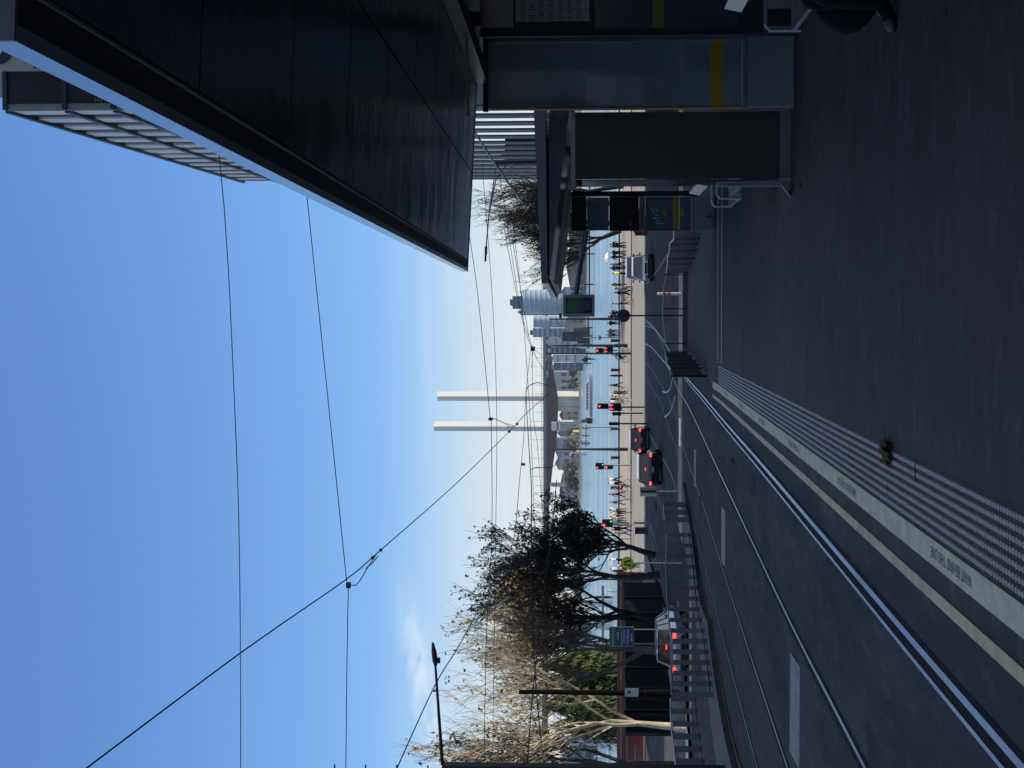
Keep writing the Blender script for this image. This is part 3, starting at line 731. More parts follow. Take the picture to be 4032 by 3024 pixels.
mb = MB(); mb.tube([tp, P(2166, 1300, 139), P(2215, 1335, 139)], .03, 6); mb.tube([P(2190, 1258, 139), P(2225, 1310, 139)], .025, 6); mb.build('bracket', M_pole, t)
t, tp = pole('tall dark pole with stacked red signals on its left', 1361, 2476, 2170, 138, .14, .07)
t, tp = pole('slender pole carrying the lamp arms just left of the stacked signals', 1392, 2476, 2163, 131, .09, .06)
mb = MB(); mb.tube([P(2163, 1393, 131), P(2150, 1420, 131), P(2152, 1412, 131)], .03, 6); mb.tube([P(2164, 1395, 131), P(2156, 1480, 131)], .035, 6); mb.build('lamp_arm', M_steel, t)
mb = MB(); mb.box(P(2155, 1475, 131), (.5, .9, .14), 0); mb.build('lamp_head', mat('pale_lamp', (.5, .5, .48), .4), t)
t, tp = pole('tall dark pole between the red hatchback and the water', 1769, 2480, 2184, 137, .13, .07)
t, tp = pole('tall pole behind the signal beside the bare tree crowns', 2063, 2483, 2200, 134, .13, .08)
t, tp = pole('grey pole far left of the middle behind the dark tree crown', 2281, 2480, 2295, 132, .09, .06)
t, tp = pole('black pole standing behind the dark hoarding between the trees', 2434, 2600, 2150, 74, .10, .07, m=M_mblk)
t, tp = pole('black tram pole with white plate near the lit plane tree', 2727, 2640, 2050, 58, .13, .09, m=M_mblk)
p = P(2487, 2727, 57.8); mb = MB(); mb.box(p, (.34, .02, .55)); mb.build('plate', mat('white_plate', (.45, .46, .5), .5), t)
mb = MB(); mb.box((p.x + .02, p.y - .012, p.z + .1), (.12, .004, .12)); mb.build('plate_print', M_dark, t)
t, tp = pole('thin white railing pole with lamp at the quay edge by the tower reflection', 1683, 2442, 2215, 158, .06, .05, m=M_steel)
t, tp = pole('thin white quay pole right of the stacked signals', 1329, 2440, 2296, 158, .06, .05, m=M_steel)
mb = MB(); mb.box(P(2362, 1330, 158), (.5, .3, .3)); mb.build('flood_lamp', M_steel, t)
# left edge pole with outreach lamp
t = thing('street_lamp', 'thick black lamp column with outreach arm at the left edge', 'street lamp', (P(2700, 3024, 27).x, 27, road_z(27)))
p = P(2300, 3044, 27); zt = P(1742, 3044, 27).z
mb = MB(); mb.box((p.x, 27, (road_z(27) + zt) / 2), (.30, .24, zt - road_z(27))); 
for k in range(12): mb.box((p.x, 26.875, road_z(27) + 1 + k * .6), (.31, .012, .03))
mb.build('column', M_dark, t)
a0 = P(1742, 3012, 27); a1 = P(1713, 2600, 27)
mb = MB(); mb.tube([a0, a1], [.035, .022], 8); mb.build('arm', M_dark, t)
mb = MB(); d = (P(1704, 2530, 27) - a1); mb.tube([a1 - d * .3, a1, a1 + d * .5, a1 + d], [.03, .055, .05, .02], 10); mb.box(a1 + Vector((0, 0, -.07)), (.1, .08, .06)); mb.build('lamp_head', M_black, t)
# right lamp with double arms
t = thing('street_lamp', 'street lamp head on two thin arms above the bare trees at right', 'street lamp', (P(2300, 640, 70).x, 70, road_z(70)))
p = P(2000, 640, 70); mb = MB(); mb.tube([(p.x, 70, road_z(70)), (p.x, 70, p.z + .6)], [.11, .06], 10); mb.build('column', M_dark, t)
mb = MB(); mb.tube([P(2000, 640, 70), P(1952, 710, 70), P(1925, 845, 70), P(1914, 975, 70)], .035, 6); mb.tube([P(1955, 640, 70), P(1932, 800, 70), P(1925, 845, 70)], .03, 6); mb.build('arm', M_steel, t)
mb = MB(); mb.tube([P(1914, 970, 70), P(1911, 1030, 70)], [.07, .045], 8); mb.box(P(1916, 995, 70), (.1, .1, .08)); mb.build('lamp_head', M_black, t)

# traffic signals.  In the place they stand upright: columns of lenses
def lens(mb, c, r, y): mb.tube([(c.x, y - .02, c.z), (c.x, y - .05, c.z)], r, 12)
def signal(label, y, Ypole, Xbase, heads, mpole, Xtop=None, back=False):
    zg = road_z(y)
    px = P(2400, Ypole, y).x
    t = thing('traffic_signal', label, 'traffic light', (px, y, zg), 'traffic signals at the junction')
    zt = P(min(h[0] for h in heads) - 3 if Xtop is None else Xtop, Ypole, y).z
    mb = MB(); mb.cyl((px, y, (zg + zt) / 2), .06, zt - zg, 10); mb.build('post', mpole, t)
    for (X0, X1, Y0, Y1, lit) in heads:
        a = P(X0, (Y0 + Y1) / 2, y); b = P(X1, (Y0 + Y1) / 2, y); wd = abs(Y1 - Y0) / FPX * y; hh = a.z - b.z
        cx = a.x; cz = (a.z + b.z) / 2
        mb = MB(); mb.box((cx, y - .06, cz), (wd, .16, hh))
        n = 3 if hh / wd > 1.15 or len(lit) == 3 else 3
        for k in range(3):
            for s_ in (-1, 1) if wd > .62 else (0,):
                zc = a.z - hh * (k + .5) / 3; xc_ = cx + s_ * wd * .24
                r = min(hh / 3, wd / (2.1 if s_ else 1.15)) * .42
                mb.tube([(xc_, y - .14, zc + r * .1), (xc_, y - .30, zc + r * .1)], [r * 1.05, r * 1.05], 10, caps=False)
        hd = mb.build('signal_head', M_black, t)
        if back: continue
        for (k, s_, kind) in lit:
            zc = a.z - hh * (k + .5) / 3; xc_ = cx + s_ * wd * .24; r = hh / 3 * .36
            q = MB()
            if kind == 'T': q.box((xc_, y - .155, zc + r * .6), (r * 1.7, .01, r * .5)); q.box((xc_, y - .155, zc - r * .3), (r * .5, .01, r * 1.3))
            elif kind in ('L', 'g'): q.add([(xc_ - r, y - .155, zc), (xc_ + r * .5, y - .155, zc - r), (xc_ + r * .5, y - .155, zc + r)], [(0, 1, 2)])
            else: q.tube([(xc_, y - .15, zc), (xc_, y - .16, zc)], r, 12)
            q.build('lens', M_green_e if kind == 'g' else M_red_e, hd)
    return t
signal('stacked pair of red signal heads against the water with lit bar symbols', 133, 1380, 2484, [(2346, 2378, 1370, 1391, [(0, 0, 'o')]), (2381, 2414, 1364, 1390, [(0, -1, 'T'), (0, 1, 'T')])], M_steel)
signal('black signal with red arrow above wide head of two red symbols', 107, 1603, 2537, [(2299, 2340, 1588, 1610, [(0, 0, 'L')]) if False else (2353, 2396, 1588, 1610, [(0, 0, 'L')]), (2402, 2446, 1587, 1618, [(0, -1, 'T'), (0, 1, 'T')])], M_black)
signal('signal with red disc and green arrow above the dark car', 130, 1832, 2487, [(2345, 2379, 1822, 1848, [(0, -1, 'o'), (2, 1, 'g')]), (2382, 2414, 1832, 1847, [(0, 0, 'o')])], M_steel)
signal('signal with bright red disc and green arrow left of the tall pole', 126, 2064, 2490, [(2371, 2412, 2044, 2075, [(0, -1, 'o'), (2, 1, 'g')]), (2408, 2443, 2073, 2089, [(0, 0, 'o')])], M_steel)
signal('far signal of three dark lamps seen behind the tree branches', 131, 2121, 2480, [(2361, 2388, 2100, 2111, []), (2380, 2404, 2126, 2138, [(1, 0, 'o')])], M_steel)
signal('black signal seen from behind beside the second bridge tower reflection', 110, 1627, 2537, [(2412, 2446, 1622, 1636, [])], M_black, back=True)
signal('black signal back with pale slash just right of the red hatchback', 104, 1668, 2565, [(2399, 2437, 1662, 1674, [])], M_black, back=True)
# round disc sign
yd = 50.8; c = P(2456, 1243, yd); t = thing('round_sign', 'grey back of a round road sign on thin pole by the kerb', 'road sign', (c.x, yd, road_z(yd)), 'road signs')
mb = MB(); mb.cyl(c, 25.5 / FPX * yd, .01, 28, 'y'); mb.build('disc', mat('sign_back', (.06, .065, .07), .5, .3), t)
mb = MB(); mb.cyl((c.x, yd - .03, (road_z(yd) + c.z + .2) / 2), .028, c.z + .2 - road_z(yd), 8); mb.build('post', M_pole, t)
# electronic passenger display
yd = 31.0; a = P(2217, 1247, yd); b = P(2341, 1160, yd); cx = (a.x + b.x) / 2; cz = (a.z + b.z) / 2; W = abs(b.x - a.x); H = a.z - b.z
t = thing('display_board', 'grey framed electronic tram display hanging from the far shelter beam', 'display board', (cx, yd, cz))
mb = MB(); 
for sx in (-1, 1): mb.box((cx + sx * (W / 2 - .035), yd, cz), (.07, .12, H))
for sz in (-1, 1): mb.box((cx, yd, cz + sz * (H / 2 - .028)), (W - .141, .12, .055))
mb.box((cx, yd + .03, cz), (W - .142, .05, H - .112)); mb.build('housing', mat('display_housing', (.24, .23, .24), .5), t)
mb = MB(); mb.box((cx, yd - .002, cz), (W - .15, .008, H - .12)); mb.build('screen', mat('screen_black', (.006, .007, .01), .15), t)
mb = MB(); mb.box((cx, yd - .01, cz + H * .21), (W - .17, .004, H * .33)); mb.build('green_field', mat('dim_green_screen', (.01, .05, .02), .3, emit=(.01, .06, .02), es=.2), t)
mb = MB(); mb.box((cx, yd - .01, cz - H * .10), (W - .17, .004, H * .27)); mb.box((cx, yd - .01, cz - H * .3), (W * .4, .004, H * .11)); mb.build('grey_field', mat('dim_grey_screen', (.09, .09, .09), .5, var=.3, scale=60), t)
for s_ in (-1, 1):
    mb = MB(); mb.box((cx + s_ * W * .28, yd - .012, cz - H * .26), (W * .16, .003, H * .2)); mb.build('navy_field', mat('navy_screen', (.01, .01, .04), .3), t)
mb = MB(); mb.tube([P(2290, 1010, 30.4), P(2268, 1155, yd)], .055, 10); mb.tube([P(2290, 1010, 30.4), P(2310, 900, 29.5)], .06, 10); mb.build('support_arm', mat('arm_blue_grey', (.05, .06, .085), .4, .3), t)
mb = MB(); mb.box(P(2207, 1243, yd), (.10, .1, .06)); mb.build('sensor', M_black, t)

# direction sign: green over blue
yd = 60.0; a = P(2399, 2545, yd); b = P(2496, 2468, yd); cx = (a.x + b.x) / 2; W = abs(b.x - a.x); H = a.z - b.z; cz = (a.z + b.z) / 2
t = thing('direction_sign', 'green and blue direction sign on two posts below the bare trees', 'road sign', (cx, yd, road_z(yd)), 'road signs')
mb = MB(); mb.box((cx, yd, cz), (W, .02, H)); mb.build('border', mat('sign_border', (.30, .34, .34), .5), t)
mb = MB(); mb.box((cx, yd - .013, cz + H * .25), (W - .05, .006, H / 2 - .04)); mb.build('green_panel', mat('sign_green', (.006, .09, .06), .4), t)
mb = MB(); mb.box((cx, yd - .013, cz - H * .25), (W - .05, .006, H / 2 - .04)); mb.build('blue_panel', mat('sign_blue', (.008, .035, .15), .4), t)
mb = MB(); text_mb('NewQuay', .185, lambda X, Y: (cx + X, yd - .018, cz + H * .35 + Y), mb=mb); text_mb('Victoria', .185, lambda X, Y: (cx + X, yd - .018, cz - H * .10 + Y), mb=mb); text_mb('Harbour', .185, lambda X, Y: (cx + X, yd - .018, cz - H * .25 + Y), mb=mb)
for zc, s_ in ((cz + H * .15, 1), (cz - H * .41, -1)):
    mb.box((cx, yd - .018, zc), (.30, .003, .025)); mb.add([(cx + s_ * .22, yd - .018, zc), (cx + s_ * .12, yd - .018, zc + .05), (cx + s_ * .12, yd - .018, zc - .05)], [(0, 1, 2)])
mb.build('lettering', mat('sign_white', (.5, .5, .5), .5), t)
for s_ in (-.3, .3):
    mb = MB(); mb.cyl((cx + s_, yd + .04, (road_z(yd) + cz) / 2 + .3), .03, cz - road_z(yd) + .6, 8); mb.build('post', M_steel, t)
# pedestrian crossing sign
yd = 60.5; c = P(2470, 2217, yd); t = thing('crossing_sign', 'round lime yellow sign with two walking leg marks', 'road sign', (c.x, yd, road_z(yd)), 'road signs')
r = 25 / FPX * yd
mb = MB(); mb.cyl(c, r, .01, 32, 'y'); mb.build('disc', mat('lime_sign', (.62, .72, .01), .5, var=.04), t)
mb = MB(); n = 32
for k in range(n):
    a0_, a1_ = 2 * PI * k / n, 2 * PI * (k + 1) / n
    mb.add([(c.x + r * .99 * math.cos(q), yd - .008, c.z + r * .99 * math.sin(q)) for q in (a0_, a1_)] + [(c.x + r * .93 * math.cos(q), yd - .008, c.z + r * .93 * math.sin(q)) for q in (a1_, a0_)], [(0, 1, 2, 3)])
for s_ in (-1, 1):
    p0 = Vector((c.x + s_ * .04, yd - .009, c.z + .14)); p1 = Vector((c.x + s_ * .115, yd - .009, c.z - .12)); dd = (p1 - p0).normalized(); nn = Vector((-dd.z, 0, dd.x)) * .035
    mb.add([p0 - nn, p1 - nn, p1 + nn, p0 + nn], [(0, 1, 2, 3)])
    mb.box((p1.x + s_ * .025 * -1, yd - .009, p1.z - .005), (.12, .002, .045))
mb.build('symbol', M_black, t)
mb = MB(); mb.cyl((c.x, yd + .04, (road_z(yd) + c.z) / 2), .028, c.z + r - road_z(yd), 8); mb.build('post', M_steel, t)
# bus-stop style flag sign on the median, seen from behind
b0 = G(2672, 1933); yd = b0.y; t = thing('flag_sign', 'pale rectangular sign pair on short post left of the dark car', 'road sign', tuple(b0), 'road signs')
for (X0, X1, Y0, Y1, m_) in ((2520, 2583, 1918, 1931, mat('pale_sign_back', (.25, .24, .235), .6)), (2520, 2585, 1941, 1954, mat('cream_sign', (.55, .52, .42), .6))):  # one panel pale grey, the other cream
    a = P(X0, Y1, yd); b = P(X1, Y0, yd); mb = MB(); mb.box(((a.x + b.x) / 2, yd, (a.z + b.z) / 2), (abs(a.x - b.x), .05, a.z - b.z)); mb.build('panel', m_, t)
a = P(2521, 1941, yd); b = P(2583, 1931, yd); mb = MB(); mb.box(((a.x + b.x) / 2, yd + .03, (a.z + b.z) / 2), (abs(a.x - b.x) - .01, .05, a.z - b.z)); mb.build('dark_panel', M_dark, t)
mb = MB(); c = P(2600, 1935, yd); mb.cyl((c.x, yd + .05, (road_z(yd) + P(2560, 1935, yd).z) / 2), .03, P(2560, 1935, yd).z - road_z(yd), 8); mb.build('post', M_steel, t)
# signal cabinet and mesh box on the esplanade corner
c = G(2549, 2090); t = thing('service_cabinet', 'dark grey service cabinet with pale post beside it on the corner', 'cabinet', tuple(c))
a = P(2504, 2103, c.y); b = P(2549, 2079, c.y)
mb = MB(); mb.box(((a.x + b.x) / 2, c.y + .25, (a.z + road_z(c.y)) / 2), (abs(a.x - b.x), .5, a.z - road_z(c.y))); mb.build('box', mat('cabinet_grey', (.05, .055, .06), .5), t)
mb = MB(); p = P(2500, 2062, c.y); mb.box((p.x, c.y + .4, (p.z + road_z(c.y)) / 2), (.14, .14, p.z - road_z(c.y) + .1)); mb.build('post', mat('white_post', (.5, .5, .46), .5), t)  # post in off-white
mb = MB(); mb.box(((a.x + b.x) / 2, c.y + .25, a.z + .03), (abs(a.x - b.x) + .06, .56, .05)); mb.build('lid', M_dark, t)

# red plastic barriers
M_rb = mat('red_plastic', (.28, .012, .02), .5, var=.1)
def barrier(label, x, y, rz):
    t = thing('water_barrier', label, 'barrier', (0, 0, 0), 'red plastic road barriers')
    mb = MB(); mb.prism([(-.28, 0), (.28, 0), (.28, .12), (.12, .35), (.09, .85), (-.09, .85), (-.12, .35), (-.28, .12)], -.62, .62, M=lambda p, q, s: (s, p, q)); mb.build('shell', M_rb, t)
    for s_ in (-.35, .1, .35):
        mb = MB(); mb.box((s_, 0, .90), (.1, .14, .1)); mb.build('lug', M_rb, t)
    t.location = (x, y, road_z(y)); t.rotation_euler.z = rz; return t
p = G(2545, 905); barrier('red plastic barrier just right of the information pillar, nearer one', p.x + .2, p.y, .1)
p = G(2541, 880); barrier('red plastic barrier partly hidden behind the information pillar', p.x + .6, p.y + 1.2, -.1)
# ------------------------------------------------------------------ cars (local: front = +y)
M_cglass = mat('car_glass', (.012, .016, .02), .06, spec=1)
M_tyre = mat('tyre', (.012, .012, .013), .85)
M_head = mat('headlight_glass', (.35, .37, .4), .1, spec=1)
M_tail_on = mat('brake_light_lit', (.4, .01, .01), .3, emit=(1, .08, .05), es=1.8)
def car(label, paint, trim, L, W, H, hood, deck, loc, heading, brake=True, roof_glass=.62, group='cars on the street'):
    """station loft: lower body and glasshouse.  hood: length of bonnet, deck: length behind rear glass"""
    t = thing('car', label, 'car', (0, 0, 0), group)
    belt = H * .60; gc = .17
    ys = [-L / 2, -L / 2 + .08, -L / 2 + .35, -L * .22, 0, L * .22, L / 2 - hood, L / 2 - .45, L / 2 - .1, L / 2]
    top = [belt * .78, belt * .98, belt, belt, belt * .98, belt * .98, belt * .97, belt * .88, belt * .76, belt * .55]
    hw = [.42, .47, .495, .5, .5, .5, .5, .485, .44, .38]
    bot = [.34, .24, .20, gc, gc, gc, gc, .2, .22, .3]
    rings = []
    for y, tz, h_, bz in zip(ys, top, hw, bot):
        w_ = h_ * W
        rings.append([(-w_ * .86, y, bz), (-w_, y, bz + .14), (-w_ * 1.0, y, bz + (tz - bz) * .62), (-w_ * .93, y, tz - .03), (-w_ * .8, y, tz), (w_ * .8, y, tz), (w_ * .93, y, tz - .03), (w_, y, bz + (tz - bz) * .62), (w_, y, bz + .14), (w_ * .86, y, bz)])
    n = 10; mb = MB()
    mb.add([p for r in rings for p in r], [(i * n + j, i * n + (j + 1) % n, (i + 1) * n + (j + 1) % n, (i + 1) * n + j) for i in range(len(ys) - 1) for j in range(n)] + [tuple(range(n)), tuple(range((len(ys) - 1) * n, len(ys) * n))[::-1]])
    body = mb.build('body', paint, t, smooth=False)
    bv = body.modifiers.new('b', 'BEVEL'); bv.width = .025; bv.segments = 2; bv.limit_method = 'ANGLE'; bv.angle_limit = rad(25)
    yr0 = -L / 2 + deck; yf0 = L / 2 - hood; rl = yf0 - yr0
    yr1 = yr0 + rl * .12; yf1 = yf0 - rl * .27
    def gh(z0, z1, inset0, inset1, e=0):
        a = W * .5 - inset0; b = W * .5 - inset1
        return [(-a, yr0 - e, z0), (a, yr0 - e, z0), (a, yf0 + e, z0), (-a, yf0 + e, z0), (-b, yr1, z1), (b, yr1, z1), (b, yf1, z1), (-b, yf1, z1)]
    F = [(0, 1, 5, 4), (1, 2, 6, 5), (2, 3, 7, 6), (3, 0, 4, 7), (4, 5, 6, 7)]
    mb = MB(); mb.add(gh(belt - .02, H - .05, .07, .20), F); mb.build('windows', M_cglass, t)
    mb = MB(); v = gh(belt - .02, H - .05, .07, .20)
    b = W * .5 - .20
    mb.add([(-b - .015, yr1 - .05, H - .05), (b + .015, yr1 - .05, H - .05), (b + .015, yf1 + .05, H - .05), (-b - .015, yf1 + .05, H - .05), (-b * .88, yr1 + .12, H), (b * .88, yr1 + .12, H), (b * .88, yf1 - .12, H), (-b * .88, yf1 - .12, H)], F)
    for i in (0, 1, 2, 3): mb.tube([Vector(v[i]), Vector(v[i + 4])], [.045, .035], 6)
    for s_ in (-1, 1):
        for f in (.36, .68): mb.tube([Vector((s_ * (W * .5 - .065), yr0 + rl * f, belt)), Vector((s_ * (W * .5 - .195), yr1 + (yf1 - yr1) * f, H - .05))], .028, 6)
    mb.build('roof', paint, t)
    for s_ in (-1, 1):
        for yy in (-L * .30, L * .31):
            wh = MB(); wh.tube([(s_ * (W * .5 - .21), yy, .32), (s_ * (W * .5 - .19), yy, .32), (s_ * (W * .5 - .03), yy, .32), (s_ * (W * .5 - .005), yy, .32)], [.30, .33, .33, .28], 20)
            o = wh.build('wheel', M_tyre, t)
            rm = MB(); rm.tube([(s_ * (W * .5 - .01), yy, .32), (s_ * (W * .5 + .002), yy, .32)], [.2, .17], 12); rm.build('rim', M_steel, o)
        mr = MB(); mr.box((s_ * (W * .5 + .07), yf0 - .25, belt + .10), (.17, .10, .12)); mr.build('wing_mirror', paint if trim else M_black, t)
        tl = MB(); tl.box((s_ * (W * .5 - .14), -L / 2 + .02, belt * .86), (.20, .12, .13)); tl.build('taillight', M_tail_on if brake else mat('tail_off', (.25, .01, .01), .3), t)
        hl = MB(); hl.box((s_ * (W * .5 - .24), L / 2 - .04, belt * .66), (.30, .14, .13)); hl.build('headlight', M_head, t)
    if brake:
        mb = MB(); mb.box((0, yr0 + .06, belt + .17), (.20, .05, .045)); mb.build('high_brake_light', M_tail_on, t)
    M_pl = mat('number_plate', (.35, .35, .36), .5)
    mb = MB(); mb.box((0, -L / 2 - .012, .58), (.36, .02, .12)); mb.build('number_plate', M_pl, t)
    mb = MB(); mb.box((0, L / 2 + .012, .42), (.36, .02, .11)); mb.build('number_plate', M_pl, t)
    mb = MB(); mb.box((0, -L / 2 + .01, .38), (W * .86, .14, .20)); mb.build('bumper', M_black, t)
    mb = MB(); mb.box((0, L / 2 - .03, .33), (W * .78, .12, .16)); mb.build('bumper', M_black, t)
    mb = MB(); mb.box((0, L / 2 - .01, .56), (W * .42, .06, .12)); mb.build('grille', M_black, t)
    t.location = loc; t.rotation_euler.z = heading; return t
def at(X, Y):
    p = G(X, Y); return (p.x, p.y, road_z(p.y, p.x))
P_red = mat('dark_red_paint', (.17, .010, .016), .2, .2, coat=1, var=.05)
P_navy = mat('blue_black_paint', (.010, .013, .022), .15, .2, coat=1, var=.05)
P_silv = mat('silver_blue_paint', (.55, .54, .52), .3, .2, coat=1, var=.05)
P_grey2 = mat('grey_paint', (.20, .22, .26), .25, .5, coat=1, var=.05)
P_whit = mat('white_blue_paint', (.42, .45, .52), .22, .2, coat=1, var=.04)
car('dark red hatchback with lit brake lights driving away past the signal', P_red, True, 3.9, 1.72, 1.36, 1.0, .12, at(2553, 1729), rad(2))
car('blue black large car with bright brake lights waiting behind the red hatchback', P_navy, True, 4.8, 1.95, 1.40, 1.25, .18, at(2600, 1838), rad(2))
car('silver wagon facing the camera in the right hand lane near the red barriers', P_silv, True, 4.6, 1.72, 1.32, 1.15, .2, at(2568, 1052), PI - rad(4), brake=False)
q = G(2551, 1047); car('grey people mover driving close behind the silver wagon', P_grey2, True, 4.6, 1.80, 1.42, 1.0, .15, (q.x, q.y + 3.2, road_z(q.y + 3.2)), PI - rad(4), brake=False)
p = G(2706, 2508); car('pale blue white sedan with red brake lights half hidden behind the long fence', P_whit, True, 4.7, 1.84, 1.46, 1.15, .75, (p.x, p.y, road_z(p.y, p.x)), rad(-5))

# ------------------------------------------------------------------ people
PM = {}
def person_mesh(kind, seed=0):
    """one skinned body, 1.72 m tall, feet at z=0, facing +y; returns mesh with slots skin, top, trousers, hair, shoes"""
    if kind in PM: return PM[kind]
    J = {}; E = []
    def j(n, p, r, par=None):
        J[n] = (len(J), Vector(p), r)
        if par: E.append((J[par][0], J[n][0]))
    j('pel', (0, 0, .93), .13); j('bel', (0, .0, 1.05), .125, 'pel'); j('che', (0, 0, 1.28), .145, 'bel'); j('nek', (0, .0, 1.45), .06, 'che'); j('hed', (0, .015, 1.56), .085, 'nek'); j('top', (0, .01, 1.66), .075, 'hed')
    stride = {'stand': .03, 'walk': .26, 'lean': .06, 'cycle': .2, 'sit': 0}[kind]
    for s, sd_ in ((-1, 1), (1, -1)):
        n = 'l' if s < 0 else 'r'; st = stride * sd_
        if kind in ('cycle',):
            j(n + 'hip', (s * .09, .05, .90), .095, 'pel'); j(n + 'kne', (s * .12, .42, .78 + .12 * sd_), .065, n + 'hip'); j(n + 'ank', (s * .12, .25, .38 + .12 * sd_), .045, n + 'kne'); j(n + 'toe', (s * .12, .38, .34 + .12 * sd_), .035, n + 'ank')
            j(n + 'sho', (s * .19, .0, 1.38), .06, 'che'); j(n + 'elb', (s * .25, .25, 1.18), .042, n + 'sho'); j(n + 'wri', (s * .23, .45, 1.08), .032, n + 'elb'); j(n + 'han', (s * .22, .53, 1.07), .03, n + 'wri')
        elif kind == 'sit':
            j(n + 'hip', (s * .10, .06, .90), .10, 'pel'); j(n + 'kne', (s * .12, .46, .92), .07, n + 'hip'); j(n + 'ank', (s * .12, .44 + .07 * sd_, .52), .048, n + 'kne'); j(n + 'toe', (s * .12, .62 + .07 * sd_, .45), .042, n + 'ank')
            j(n + 'sho', (s * .20, .0, 1.38), .065, 'che'); j(n + 'elb', (s * .25, .06, 1.10), .045, n + 'sho'); j(n + 'wri', (s * .14, .28, 1.02), .034, n + 'elb'); j(n + 'han', (s * .09, .36, 1.02), .034, n + 'wri')
        else:
            j(n + 'hip', (s * .095, 0, .88), .098, 'pel'); j(n + 'kne', (s * .10, st * .45 + .02, .50), .065, n + 'hip'); j(n + 'ank', (s * .10, st - .03, .085), .045, n + 'kne'); j(n + 'toe', (s * .11, st + .13, .04), .038, n + 'ank')
            arm = -st * .8
            j(n + 'sho', (s * .195, 0, 1.39), .06, 'che'); j(n + 'elb', (s * .25, arm * .4 - .02, 1.13), .042, n + 'sho')
            if kind == 'lean': j(n + 'wri', (s * .2, .24, 1.05), .032, n + 'elb'); j(n + 'han', (s * .19, .32, 1.05), .032, n + 'wri')
            else: j(n + 'wri', (s * .26, arm + .04, .90), .032, n + 'elb'); j(n + 'han', (s * .26, arm + .06, .82), .034, n + 'wri')
    me = bpy.data.meshes.new('person'); vs = [None] * len(J)
    for k, (i, p, r) in J.items(): vs[i] = tuple(p)
    me.from_pydata(vs, E, []); o = bpy.data.objects.new('tmp', me); C.objects.link(o)
    sk = o.modifiers.new('s', 'SKIN'); sk.branch_smoothing = .6
    for k, (i, p, r) in J.items():
        v = me.skin_vertices[0].data[i]; v.radius = (r * (1.12 if k not in ('pel', 'bel', 'che') else 1.38), r * (1.1 if k not in ('pel', 'bel', 'che') else .9)); v.use_root = (k == 'pel')
    sb = o.modifiers.new('u', 'SUBSURF'); sb.levels = 1; sb.render_levels = 1
    bpy.context.view_layer.update()
    m2 = bpy.data.meshes.new_from_object(o.evaluated_get(bpy.context.evaluated_depsgraph_get())); m2.name = 'person_' + kind
    bpy.data.objects.remove(o)
    m2.materials.clear()
    for k in range(5): m2.materials.append(M_dark)
    names = list(J)
    for poly in m2.polygons:
        c = poly.center; z = c.z; best = min(names, key=lambda q: (J[q][1] - c).length - J[q][2] * .6); b = best[1:]
        if best in ('hed', 'top'): k = 3 if (z > 1.63 or c.y < -.015) else 0
        elif best == 'nek': k = 0
        elif b in ('han',): k = 0
        elif b in ('toe',): k = 4
        elif b in ('hip', 'kne', 'ank') or best == 'pel': k = 2
        else: k = 1
        poly.material_index = k; poly.use_smooth = True
    PM[kind] = m2; return m2
def cloth(n, c): return mat('cloth_' + n, c, .85, var=.12, scale=9)
CL = {'black': cloth('black', (.006, .006, .008)), 'navy': cloth('navy', (.02, .03, .07)), 'grey': cloth('grey', (.12, .12, .13)), 'white': cloth('white', (.62, .62, .62)), 'paleblue': cloth('paleblue', (.22, .28, .42)),
      'red': cloth('red', (.38, .03, .04)), 'lime': cloth('lime', (.45, .65, .05)), 'yellow': cloth('yellow', (.6, .42, .05)), 'brown': cloth('brown', (.09, .05, .03)), 'beige': cloth('beige', (.35, .28, .2)), 'teal': cloth('teal', (.05, .16, .16)), 'pink': cloth('pink', (.5, .18, .25))}
M_skin = mat('skin', (.38, .22, .15), .6, var=.06); M_hair = mat('hair_dark', (.015, .01, .008), .6); M_hairf = mat('hair_fair', (.25, .16, .07), .6)
def person(label, X, Y, top, legs, kind='stand', rot=0.0, hair=None, hat=None, dy=0, scale=1.0, group='people on the waterfront promenade', pos=None):
    p = pos or G(X, Y, .1)
    if pos is None and p.y > QUAY - 1.2: p = P(X, Y, QUAY - 1.2)
    me = person_mesh(kind)
    t = thing('person', label, 'person', (0, 0, 0), group)
    o = bpy.data.objects.new('body', me); C.objects.link(o); o.parent = t
    for k, m_ in enumerate((M_skin, CL[top], CL[legs], hair or M_hair, M_black)):
        o.material_slots[k].link = 'OBJECT'; o.material_slots[k].material = m_
    # facial relief: nose, ears
    if hat:
        mb = MB(); mb.ball((0, .0, 1.66), .105, 12, 6, (1, 1.05, .62)); mb.cyl((0, .03, 1.645), .15, .012, 14); mb.build('hat', CL[hat], t)
    t.location = (p.x, p.y, (road_z(p.y) + .10) if pos is None else p.z); t.rotation_euler.z = rot; t.scale = (scale,) * 3
    return t
